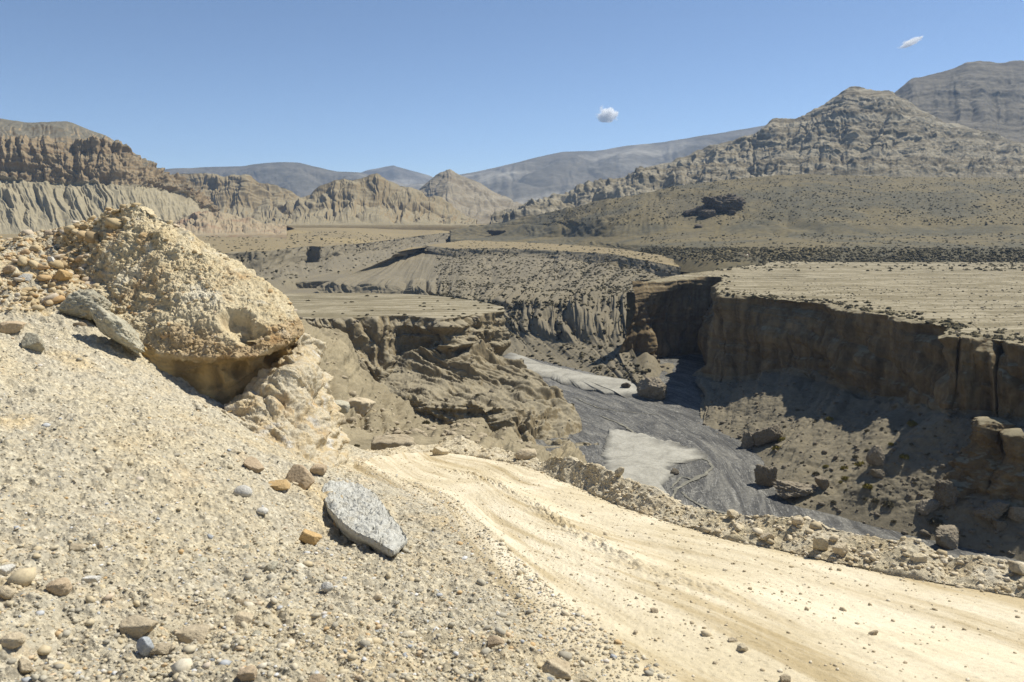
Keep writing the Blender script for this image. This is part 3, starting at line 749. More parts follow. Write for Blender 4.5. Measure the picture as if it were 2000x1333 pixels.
def hollow(m):
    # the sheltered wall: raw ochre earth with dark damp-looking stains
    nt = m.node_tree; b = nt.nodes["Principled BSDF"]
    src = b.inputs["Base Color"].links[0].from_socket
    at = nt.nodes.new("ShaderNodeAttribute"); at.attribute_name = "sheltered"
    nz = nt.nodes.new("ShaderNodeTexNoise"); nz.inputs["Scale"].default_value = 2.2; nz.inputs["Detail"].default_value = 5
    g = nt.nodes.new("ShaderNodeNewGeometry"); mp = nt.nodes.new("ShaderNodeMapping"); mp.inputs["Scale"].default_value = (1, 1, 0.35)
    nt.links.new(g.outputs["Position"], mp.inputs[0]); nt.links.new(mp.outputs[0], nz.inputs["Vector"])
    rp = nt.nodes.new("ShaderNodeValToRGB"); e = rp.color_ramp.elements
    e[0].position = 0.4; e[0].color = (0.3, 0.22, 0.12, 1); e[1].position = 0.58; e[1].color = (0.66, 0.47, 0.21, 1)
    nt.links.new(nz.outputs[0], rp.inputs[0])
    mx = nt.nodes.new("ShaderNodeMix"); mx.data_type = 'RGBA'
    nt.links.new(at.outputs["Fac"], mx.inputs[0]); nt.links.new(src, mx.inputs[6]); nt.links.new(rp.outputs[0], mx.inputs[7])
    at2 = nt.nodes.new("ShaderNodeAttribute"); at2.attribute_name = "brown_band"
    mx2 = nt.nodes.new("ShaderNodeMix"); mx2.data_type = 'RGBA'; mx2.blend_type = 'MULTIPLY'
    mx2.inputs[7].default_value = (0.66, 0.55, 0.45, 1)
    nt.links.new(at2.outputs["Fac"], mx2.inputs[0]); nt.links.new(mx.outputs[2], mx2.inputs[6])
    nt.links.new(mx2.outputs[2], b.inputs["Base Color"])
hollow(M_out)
M_berm = outcrop_mat("berm_clods", [(0.58,0.49,0.33), (0.65,0.57,0.41), (0.54,0.45,0.28)], (0.54,0.42,0.25), (0.69,0.62,0.48), 2.2)

# ------------------------------------------------------------------ near scree slope
ctl = [(0,1333,3.0),(500,1333,3.1),(1000,1333,3.45),(0,1100,4.2),(0,900,6.2),(0,700,9.5),(0,560,12.5),(0,492,15.0),
       (250,1200,3.8),(500,1100,5.0),(500,900,8.3),(300,735,11.4),(420,805,10.7),(250,900,6.8),(600,940,8.7),(740,1060,7.0),
       (60,478,15.3),(110,462,15.7),(150,450,15.9),(195,436,16.1),(240,424,16.3),(130,500,14.9),(160,480,15.2),(150,545,14.1),(200,470,15.3),(-600,1150,3.6),(-600,700,8.5),(-600,430,14.0),(-1500,900,4.0),(90,520,13.6),(200,640,12.2)]
pts = [P(x, y, d=d) for x, y, d in ctl]
toe = [(690,912),(715,930),(760,950),(800,965),(860,990),(888,1032),(920,1070),(985,1140),(1045,1200),(1115,1265),(1190,1333)]
pts += [P(x, y, r=-0.03) for x, y in toe]
for x, y, dz in ((2.2,3.0,-.15),(3.4,5.0,-.25),(1.5,8.0,-.2),(0.5,11.0,-.25),(-.8,14.0,-.2),(-2.0,17.0,-.4)):
    pts.append(np.array([x, y, road_z(y) + dz]))
pts += [np.array(p, float) for p in ((-2,0,-1.45),(1,0.5,-1.72),(3,1.0,-1.9),(-6,0,-0.6),(-16,21,-2.0),(-9,23,-3.2),(-6,22,-3.6),(-4,20,-5.0),(-4.6,16.5,-3.2),(-14,10,0.8),(-12,2,1.2),(0,24,-7),(-20,25,-4),(5,20,-7))]
C = np.array(pts)
def tps_fit(C):
    n = len(C); d = np.hypot(C[:, None, 0] - C[None, :, 0], C[:, None, 1] - C[None, :, 1])
    K = np.where(d > 0, d * d * np.log(d + 1e-12), 0) + 0.02 * np.eye(n)
    Pm = np.hstack([np.ones((n, 1)), C[:, :2]])
    A = np.block([[K, Pm], [Pm.T, np.zeros((3, 3))]])
    return np.linalg.solve(A, np.concatenate([C[:, 2], np.zeros(3)]))
TW = tps_fit(C)
def tps(X, Y):
    out = TW[len(C)] + TW[len(C) + 1] * X + TW[len(C) + 2] * Y
    for i in range(len(C)):
        d2 = (X - C[i, 0]) ** 2 + (Y - C[i, 1]) ** 2 + 1e-12
        out = out + TW[i] * 0.5 * d2 * np.log(d2)
    return out
TOE = np.array([P(x, y, r=0) for x, y in toe])
def toe_side(X, Y):
    """distance left (+) of the road's left edge"""
    ys = TOE[::-1, 1]; xs = TOE[::-1, 0]
    xe = np.interp(Y, ys, xs)
    xe = np.where(Y < ys[0], xs[0] + (ys[0] - Y) * 0.55, xe)
    return (xe - X) * 0.86

az = np.concatenate([np.linspace(-62, -36, 160), np.linspace(-35.9, 36, 1350), np.linspace(36.2, 55, 60)])
rr = np.geomspace(1.3, 24.0, 1150)
Rg, Ag = np.meshgrid(rr, np.radians(az), indexing='ij')
X = Rg * np.sin(Ag); Y = Rg * np.cos(Ag)
Z = tps(X, Y)
Q = np.stack([X, Y, Z], -1)
side = toe_side(X, Y)
rough = sst(side, -0.35, 0.5)
h = 0.10 * fbm(Q, 0.55, 4, 201) + 0.075 * fbm(Q, 1.7, 4, 202, ridge=2) + 0.05 * fbm(Q, 5.0, 4, 203, ridge=2) + 0.024 * fbm(Q, 15.0, 3, 204, ridge=2)
h += 0.12 * np.clip(fbm(Q * np.array([1, 1, 0]), 0.9, 3, 205) - 0.12, 0, 1) * 2
left = sst(-X, 4.5, 8.5) * sst(Y, 8, 12)
h += left * (0.26 * fbm(Q, 1.1, 4, 206, ridge=2) + 0.10 * fbm(Q, 3.5, 3, 207, ridge=2))
Z = Z + h * (0.12 + 0.88 * rough)
Vs = np.stack([X, Y, Z], -1)
keep = ((side > -1.1) | (Y < 3.2)) & ((Y < 13.6) | (X < -3.6 - 0.25 * (Y - 13.6)))
fq = grid_faces(*X.shape, True)
kf = keep.reshape(-1)[fq].all(1)
o = mesh_obj("scree_slope", Vs, fq[kf], M_scree); o["kind"] = "structure"
SURF["scree_slope"] = Vs.reshape(-1, 3)[keep.reshape(-1) & (X.reshape(-1) > -40)]

# ------------------------------------------------------------------ the dirt road and its berm
le = [(660,898),(700,903),(790,955),(860,990),(920,1070),(985,1140),(1045,1200),(1115,1265),(1190,1333),(1400,1500),(2400,2300)]
re_ = [(700,884),(760,884),(860,880),(960,893),(1040,912),(1130,950),(1250,1000),(1400,1045),(1600,1090),(1850,1140),(2700,1290)]
LE = np.array([P(x, y, r=0.0) for x, y in le]); RE = np.array([P(x, y, r=0.02) for x, y in re_])
u = np.linspace(0, len(LE) - 1, 700)
Lc = catmull(LE, u); Rc = catmull(RE, u)
dv = (Rc - Lc) / np.linalg.norm(Rc - Lc, axis=1, keepdims=True)
Lc = Lc - dv * 0.35; Rc = Rc + dv * 0.45
nw = 620
w = np.linspace(0, 1, nw)
V = Lc[None] * (1 - w)[:, None, None] + Rc[None] * w[:, None, None]
mid = (Lc + Rc) / 2
al = np.concatenate([[0], np.cumsum(np.linalg.norm(np.diff(mid, axis=0), axis=1))])[None].repeat(nw, 0)
wid = np.linalg.norm(Rc - Lc, axis=1)[None]
ac = w[:, None] * wid
wn_ = w[:, None] + 0.05 * fbm(np.stack([al, 0 * al, 0 * al], -1), 0.25, 3, 211)
q = np.stack([al, ac, 0 * al], -1)
def rut(c, wd, dp): return -dp * np.exp(-((wn_ - c) / wd) ** 2) + 0.5 * dp * np.exp(-((wn_ - c - 1.9 * wd) / wd) ** 2) + 0.4 * dp * np.exp(-((wn_ - c + 1.9 * wd) / wd) ** 2)
hh = rut(0.27, 0.06, 0.05) + rut(0.37, 0.04, 0.02) + rut(0.66, 0.06, 0.055) + rut(0.77, 0.04, 0.02)
hh = 0.62 * hh * (0.6 + 0.9 * fbm(q, 0.3, 3, 212)) + 0.005 * fbm(q, 14, 3, 218, ridge=2) + 0.005 * fbm(q * np.array([0.3, 1, 1]), 2.5, 4, 213) + 0.005 * fbm(q, 6, 4, 214, ridge=2)
ridge_ = np.exp(-((wn_ - 0.5 - 0.05 * fbm(q, 0.5, 2, 219)) / 0.035) ** 2) * sst(fbm(q, 0.22, 2, 215), -0.05, 0.2)
hh += 0.6 * ridge_ * (0.05 + 0.09 * fbm(q, 5, 4, 216, ridge=2))
hh += 0.016 * fbm(q, 1.2, 3, 217)
edge = sst(w, 0, 0.12)[:, None] * (1 - sst(w, 0.9, 1.0))[:, None]
V[..., 2] += hh * edge - 0.06 * (1 - sst(w, 0.0, 0.1))[:, None] - 0.05 * sst(w, 0.95, 1)[:, None]
nz = np.cross(V[1, 0] - V[0, 0], V[0, 1] - V[0, 0])[2]
o = mesh_obj("dirt_road", V, grid_faces(nw, 700, nz > 0), M_road, attrs={"across": ac, "along": al}); o["kind"] = "structure"
SURF["dirt_road"] = V.reshape(-1, 3)
SURF["road_left_edge"] = V[int(0.04 * nw):int(0.19 * nw)].reshape(-1, 3)
SURF["road_right_edge"] = V[int(0.86 * nw):int(0.98 * nw)].reshape(-1, 3)

cr = [(640,878),(700,880),(750,878),(810,872),(850,870),(872,852),(900,850),(935,868),(990,882),(1030,890),(1056,902),(1080,893),(1110,895),(1150,903),(1190,918),(1225,938),(1280,955),(1330,984),(1400,1004),(1480,1005),(1560,1008),(1620,1024),(1690,1048),(1740,1050),(1790,1055),(1850,1088),(1900,1085),(2000,1106),(2200,1150),(2700,1250)]
ins = np.interp([c[0] for c in cr], [p[0] for p in re_], [p[1] for p in re_])
I0 = [P(x, y + 16, r=-0.08) for (x, _), y in zip(cr, ins)]
I1 = [P(x, y + 2, r=0.03) for (x, _), y in zip(cr, ins)]
Cr = []; Ou = []; Dn = []; Fa = []
for (x, yc), yi in zip(cr, ins):
    b = P(x, yi, r=0.0)
    hd = np.array([b[0], b[1], 0]) / np.hypot(b[0], b[1])
    # crest a little beyond the inner toe, at its height in the view
    dist = b[1] + 0.35 * hd[1] + 0.5 * (x < 1000)
    p = P(x, yc + 1, d=dist)
    Cr.append(p)
    out = np.array([0.55, 0.83, 0]) if x > 1000 else np.array([0.15, 0.98, 0])
    Ou.append(p + out * 0.55 + np.array([0, 0, -0.35]))
    Dn.append(p + out * 3.5 + np.array([0, 0, -4.0]))
    Fa.append(p + out * 12 + np.array([0, 0, -13.0]))
V, N, S, T, f = loft([I0, I1, Cr, Ou, Dn, Fa], [16, 70, 40, 40, 20], 1300)
amp = band(T, 0.5, 3.2, 0.5)
D = amp * (0.10 * fbm(V, 1.8, 3, 221) + 0.06 * fbm(V, 4.0, 3, 222, ridge=2) + 0.008 * fbm(V, 18, 2, 223, ridge=2))
D *= 0.5 + 0.5 * np.clip(V[..., 1:2][..., 0] / 12.0, 0.6, 1.2)
V = V + N * D[..., None]
put("road_berm", V, f, M_berm)

# ------------------------------------------------------------------ hillside below the road
N1 = [P(x, y, d=d) for x, y, d in ((-300,566,190),(100,570,190),(480,600,190),(560,620,190),(600,640,190),(655,668,185),(700,720,178),(745,775,165),(800,808,150),(852,834,140),(905,852,132),(960,868,125),(1010,884,118),(1062,900,112))]
N1 += [P(x, y, z=-60.5) for x, y in ((1150,930),(1230,985),(1300,1015),(1500,1060),(1800,1150),(2400,1330))]
N2 = [P(x, y, d=d) for x, y, d in ((-300,630,60),(100,640,60),(480,700,60),(560,700,55),(600,720,50),(640,790,44),(680,830,40),(720,845,37),(770,855,36),(820,865,34),(870,870,33),(920,885,32),(980,900,30),(1040,915,28))]
N2 += [P(x, y, d=d) for x, y, d in ((1120,950,25),(1220,1010,22),(1300,1060,20),(1500,1130,18),(1800,1250,16),(2400,1500,13))]
N3 = [P(x, y, d=d) for x, y, d in ((-300,720,24),(100,740,23),(480,800,22),(560,850,20),(600,880,20),(640,905,20),(680,905,20),(720,905,20),(770,905,20),(820,905,20),(870,905,20),(920,915,20),(980,925,19),(1040,940,18))]
N3 += [P(x, y, d=d) for x, y, d in ((1120,990,16),(1220,1050,15),(1300,1100,14),(1500,1180,12),(1800,1300,10),(2400,1600,8))]
crx = np.array([c[0] for c in cr]); Cra = np.array(Cr)
N4 = []
for p in N3:          # tucked under the road's edge
    x = float(np.clip(proj(p)[0], 640, 2700))
    q_ = np.array([np.interp(x, crx, Cra[:, k]) for k in range(3)])
    N4.append(q_ + np.array([0, 0.3, -1.6]) if p[0] > -5 else np.array([p[0] * 0.9, p[1] * 0.75, p[2] - 0.5]))
N0 = [p + np.array([4, 25, -14]) if i < 14 else p + np.array([2, 3, -1.0]) for i, p in enumerate(N1)]
V, N, S, T, f = loft([N0, N1, N2, N3, N4], [20, 240, 110, 40], 1300)
nearw = np.clip(V[..., 1] / 80.0, 0.25, 1.3)
D = sst(T, 0.3, 1.1) * nearw * (2.2 * gullies(V, S, T, 13, 231, 4) * (1 - sst(T, 1.9, 2.4)) + 0.9 * fbm(V, 0.09, 5, 232, ridge=2) + 0.8 * fbm(V, 0.35, 5, 233, ridge=1)) * (1 - 0.85 * sst(T, 2.6, 3.4))
V = V + N * D[..., None]
put("near_hillside", V, f, M_near)

# ------------------------------------------------------------------ yellow outcrop
def outcrop(name, lines, rows, cols, recipe, mat, label, cat):
    L = [[P(x, y, d=d) for x, y, d in l] for l in lines]
    V, N, S, T, f = loft(L, rows, cols)
    V = recipe(V, N, S, T)
    o = put(name, V, f, mat, kind=None)
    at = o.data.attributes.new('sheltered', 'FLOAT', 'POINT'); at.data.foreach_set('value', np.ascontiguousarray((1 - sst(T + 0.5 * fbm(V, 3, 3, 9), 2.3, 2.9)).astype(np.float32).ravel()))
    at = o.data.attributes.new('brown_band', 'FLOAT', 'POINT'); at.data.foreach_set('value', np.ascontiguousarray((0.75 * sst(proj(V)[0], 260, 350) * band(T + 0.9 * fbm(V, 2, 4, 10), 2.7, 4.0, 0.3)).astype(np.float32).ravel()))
    return tag(o, label, cat)
O = [
 [(58,585,14.3),(116,592,13.6),(200,664,12.25),(300,747,11.7),(425,814,11.2),(490,777,11.8),(560,732,12.4),(592,712,13.2),(590,700,15.5)],
 [(60,575,14.45),(117,582,13.75),(206,650,12.38),(303,733,11.85),(430,785,11.75),(505,752,12.2),(562,706,12.9),(594,695,13.7),(592,690,15.8)],
 [(62,565,14.6),(118,572,13.9),(213,636,12.52),(310,706,11.88),(432,716,11.85),(502,710,12.0),(562,684,12.6),(596,672,13.6),(594,680,15.8)],
 [(64,555,14.75),(119,560,14.05),(222,618,12.72),(312,688,11.85),(420,699,11.62),(502,697,11.67),(566,668,12.0),(590,650,13.2),(588,655,15.8)],
 [(66,540,14.9),(120,540,14.2),(236,588,12.95),(332,640,12.05),(422,660,11.82),(502,652,11.84),(560,625,12.5),(582,625,13.3),(580,640,15.8)],
 [(70,505,15.3),(124,502,14.6),(244,520,13.6),(335,545,12.95),(412,562,12.75),(482,572,12.75),(540,582,13.0),(568,602,13.5),(570,630,15.8)],
 [(90,470,15.9),(142,458,15.3),(244,440,14.5),(314,456,13.9),(382,489,13.6),(442,515,13.55),(502,547,13.65),(546,583,13.8),(556,610,15.8)],
 [(110,452,16.3),(168,436,15.7),(266,404,15.0),(332,430,14.6),(402,475,14.4),(452,508,14.3),(507,543,14.3),(551,586,14.3),(558,600,15.8)],
 [(120,470,17.5),(180,455,17.4),(270,430,17.2),(332,460,17.0),(402,505,17.0),(452,535,17.0),(507,565,17.0),(551,604,17.0),(558,640,17.2)],
 [(120,570,19),(180,560,18.8),(270,560,18.5),(332,570,18.5),(402,600,18.5),(452,620,18.5),(507,650,18.5),(551,686,18.5),(558,720,18.5)]]
def r1(V, N, S, T):
    m = sst(T, 0.1, 0.5) * (1 - sst(T, 8.0, 8.6))
    lipz = band(T, 2.0, 7.2, 0.6)
    D = 0.15 * fbm(V, 0.7, 3, 301) + lipz * 0.11 * fbm(V * np.array([1, 1, 1.6]), 0.95, 3, 316, ridge=2) + lipz * (0.05 * fbm(V, 1.9, 4, 302, ridge=2) + 0.045 * fbm(V * np.array([1.3, 1, 1]), 5.5, 4, 303, ridge=2) + 0.022 * fbm(V, 16, 3, 304, ridge=2))
    D += (1 - lipz) * (0.06 * fbm(V, 3, 4, 305) + 0.1 * gullies(V, S, T, 1.2, 306, 2))
    D += 0.10 * band(T, 5.5, 7.5, 0.4) * fbm(V, 2.6, 3, 307, ridge=2)
    pxx = proj(V)[0]
    D += (1 - sst(pxx, 190, 330)) * lipz * (0.16 * fbm(V, 2.2, 4, 309, ridge=2) + 0.05 * fbm(V, 7, 3, 310, ridge=2))
    # the hollow near the right end of the lip
    for (hx_, hy_, hd, rad, dep) in ((462,620,12.1,0.26,0.28),(490,645,12.0,0.24,0.34),(340,452,13.6,0.22,0.2),(470,720,12.1,0.2,0.2),(400,735,12.0,0.25,0.15),(540,705,12.5,0.2,0.25)):
        c = P(hx_, hy_, d=hd)
        r = np.linalg.norm((V - c) * np.array([0.8, 0.6, 1.25]), axis=-1) * (1 + 0.55 * fbm(V, 2.6, 3, 308))
        D -= dep * (1 - sst(r, rad * 0.5, rad * 1.1))
    return V + N * (D * m)[..., None]
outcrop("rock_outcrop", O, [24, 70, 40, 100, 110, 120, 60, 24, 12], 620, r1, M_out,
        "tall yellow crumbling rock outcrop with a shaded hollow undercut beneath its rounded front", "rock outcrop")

Pd = [
 [(425,860,10.4),(470,875,10.3),(520,900,10.0),(570,930,9.8),(610,945,9.9),(650,940,10.8),(690,925,12.6),(700,915,14.5)],
 [(432,825,11.0),(470,838,10.9),(520,850,10.8),(565,875,10.6),(605,885,10.7),(645,880,11.6),(668,880,13.2),(672,890,15.0)],
 [(440,795,11.5),(475,790,11.4),(520,795,11.3),(560,810,11.3),(600,830,11.4),(638,825,12.1),(655,832,13.5),(660,850,15.2)],
 [(455,770,12.0),(490,755,11.9),(530,745,11.9),(562,745,11.9),(600,765,12.2),(628,760,12.8),(642,775,13.8),(648,800,15.4)],
 [(470,755,12.4),(505,742,12.4),(540,722,12.4),(566,698,12.3),(594,682,12.6),(613,690,13.2),(626,722,14.1),(632,750,15.6)],
 [(480,745,13.2),(515,725,13.2),(548,702,12.9),(572,672,12.75),(592,652,13.1),(603,662,13.7),(613,705,14.7),(620,740,16.0)],
 [(480,760,14.5),(515,750,14.5),(548,730,14.5),(570,720,14.6),(590,720,15.0),(600,725,15.5),(612,745,16.2),(620,770,17.0)]]
def r2(V, N, S, T):
    m = sst(T, 0.0, 0.5)
    D = 0.30 * gullies(V, S, T, 1.2, 311, 2) * band(T, 0.6, 5.2, 0.5) + 0.12 * fbm(V, 1.0, 3, 312) + 0.06 * fbm(V, 3.2, 4, 313, ridge=2) + 0.028 * fbm(V, 11, 3, 314, ridge=2)
    D += 0.09 * terrace(V, 0.6, 315, 0.8)
    return V + N * (D * m)[..., None]
outcrop("rock_pedestal", Pd, [70, 70, 60, 50, 40, 12], 420, r2, M_ped,
        "white and ochre fluted rock shoulder standing below the right end of the yellow outcrop", "rock outcrop")

# ------------------------------------------------------------------ stones
def ico(sub):
    t = (1 + 5 ** 0.5) / 2
    v = [(-1,t,0),(1,t,0),(-1,-t,0),(1,-t,0),(0,-1,t),(0,1,t),(0,-1,-t),(0,1,-t),(t,0,-1),(t,0,1),(-t,0,-1),(-t,0,1)]
    f = [(0,11,5),(0,5,1),(0,1,7),(0,7,10),(0,10,11),(1,5,9),(5,11,4),(11,10,2),(10,7,6),(7,1,8),(3,9,4),(3,4,2),(3,2,6),(3,6,8),(3,8,9),(4,9,5),(2,4,11),(6,2,10),(8,6,7),(9,8,1)]
    v = [np.array(p, float) / np.linalg.norm(p) for p in v]
    for _ in range(sub):
        cache = {}; nf = []
        def m(a, b):
            k = (min(a, b), max(a, b))
            if k not in cache:
                p = v[a] + v[b]; v.append(p / np.linalg.norm(p)); cache[k] = len(v) - 1
            return cache[k]
        for a, b, c in f:
            x, y, z = m(a, b), m(b, c), m(c, a)
            nf += [(a, x, z), (b, y, x), (c, z, y), (x, y, z)]
        f = nf
    return np.array(v), np.array(f)
ICO = [ico(k) for k in range(6)]

def stone(seed, sub=4, planes=11, round_=0.12, rough=0.06, boxy=0.0):
    """a broken stone: facets of random planes, softened, then roughened; unit size"""
    r = np.random.default_rng(seed)
    D, Fc = ICO[sub]
    n = r.normal(size=(planes, 3)); n /= np.linalg.norm(n, axis=1, keepdims=True)
    n = np.vstack([n, np.eye(3), -np.eye(3)])
    hgt = np.concatenate([r.uniform(0.5, 0.95, planes), np.full(6, 0.9 - 0.2 * boxy)])
    c = D @ n.T
    q = np.where(c > 0.05, hgt[None] / np.maximum(c, 0.05), 9)
    k = 40.0 if round_ < 0.3 else 14.0
    rad = -np.log(np.exp(-k * q).sum(1)) / k
    rad = rad * (1 - round_) + 0.85 * round_
    V = D * rad[:, None]
    V = V * (1 + rough * fbm(V + seed * 3.7, 2.5, 5, 1, ridge=2) + 0.5 * rough * fbm(V + seed, 7, 3, 2))[:, None]
    return V, Fc

def stone_mat(name, cols, sc_=6.0, bump=0.02, fine=40):
    t = NT(name)
    oi = t.n("ShaderNodeObjectInfo")
    n = t.noise(sc_, 5, 0.65, 0.2)
    k = len(cols)
    c = t.ramp(n, [(0.32 + 0.36 * i / max(1, k - 1), cols[i]) for i in range(k)])
    c = t.mix(c, t.ramp(oi.outputs["Random"], [(0, (0.78,)*3), (1, (1.2,)*3)]), 1.0, 'MULTIPLY')
    f = t.noise(fine, 5, 0.7)
    c = t.mix(c, t.ramp(f, [(0.34, (0.6,)*3), (0.52, (1,)*3), (0.7, (1.2,)*3)]), 0.6, 'MULTIPLY')
    return t.done(c, t.bump(f, bump, 0.8))
MS = {
 'white': stone_mat("white_stone", [(0.55,0.52,0.45), (0.66,0.64,0.58)]),
 'grey': stone_mat("grey_green_stone", [(0.32,0.3,0.225), (0.45,0.42,0.32), (0.38,0.33,0.23)], 7.0, 0.05, 24),
 'blue': stone_mat("blue_grey_stone", [(0.3,0.32,0.33), (0.38,0.4,0.41)]),
 'tan': stone_mat("tan_stone", [(0.44,0.36,0.24), (0.51,0.43,0.3), (0.4,0.32,0.21)]),
 'brown': stone_mat("brown_stone", [(0.36,0.28,0.185), (0.44,0.345,0.23), (0.32,0.245,0.16)]),
 'orange': stone_mat("ochre_stone", [(0.52,0.35,0.16), (0.57,0.42,0.22)]),
 'cream': stone_mat("cream_clod", [(0.55,0.46,0.3), (0.6,0.52,0.37), (0.49,0.4,0.26)]),
 'canyon': stone_mat("canyon_boulder", [(0.2,0.17,0.125), (0.24,0.205,0.15), (0.17,0.14,0.1)], 0.5, 0.2, 2.5),
 'dark': stone_mat("dark_outcrop_rock", [(0.1,0.085,0.065), (0.13,0.108,0.08), (0.08,0.07,0.055)], 0.2, 0.6, 0.8),
 'pale': stone_mat("pale_grey_slab_stone", [(0.42,0.415,0.37), (0.51,0.505,0.46), (0.45,0.425,0.355)], 4.0, 0.03, 26),
}
def rot_align(V, az_, tilt_x, tilt_y):
    ca, sa = cos(az_), sin(az_)
    R = np.array([[ca,-sa,0],[sa,ca,0],[0,0,1]])
    cx, sx = cos(tilt_x), sin(tilt_x)
    R = np.array([[1,0,0],[0,cx,-sx],[0,sx,cx]]) @ R
    cy, sy = cos(tilt_y), sin(tilt_y)
    R = np.array([[cy,0,sy],[0,1,0],[-sy,0,cy]]) @ R
    return V @ R.T

def boulder(name, px, py, w, h, col, label, seed, surf, cat="stone", depth_ratio=0.8, sink=0.22, tilt=(0, 0), sub=4, planes=11, round_=0.12, rough=0.08, group=None, az_=0.0):
    p = hit(px, py + 0.3 * h, surf)
    if p is None: print("no ground for", label); return None
    d = proj(p)[2]
    big = d > 100
    W = w * d / F * (0.5 if big else 0.58); H = h * d / F * (0.55 if big else 0.62)
    if big: rough = rough * 2.2; sub = 5
    V, Fc = stone(seed, sub, planes, round_, rough)
    V = V * np.array([W, W * depth_ratio, H])
    V = rot_align(V, az_, *tilt)
    zb = V[:, 2].min()
    V[:, 2] -= zb + sink * 2 * H
    o = mesh_obj(name, V, Fc, MS[col])
    o.location = p
    tag(o, label, cat, group)
    return o

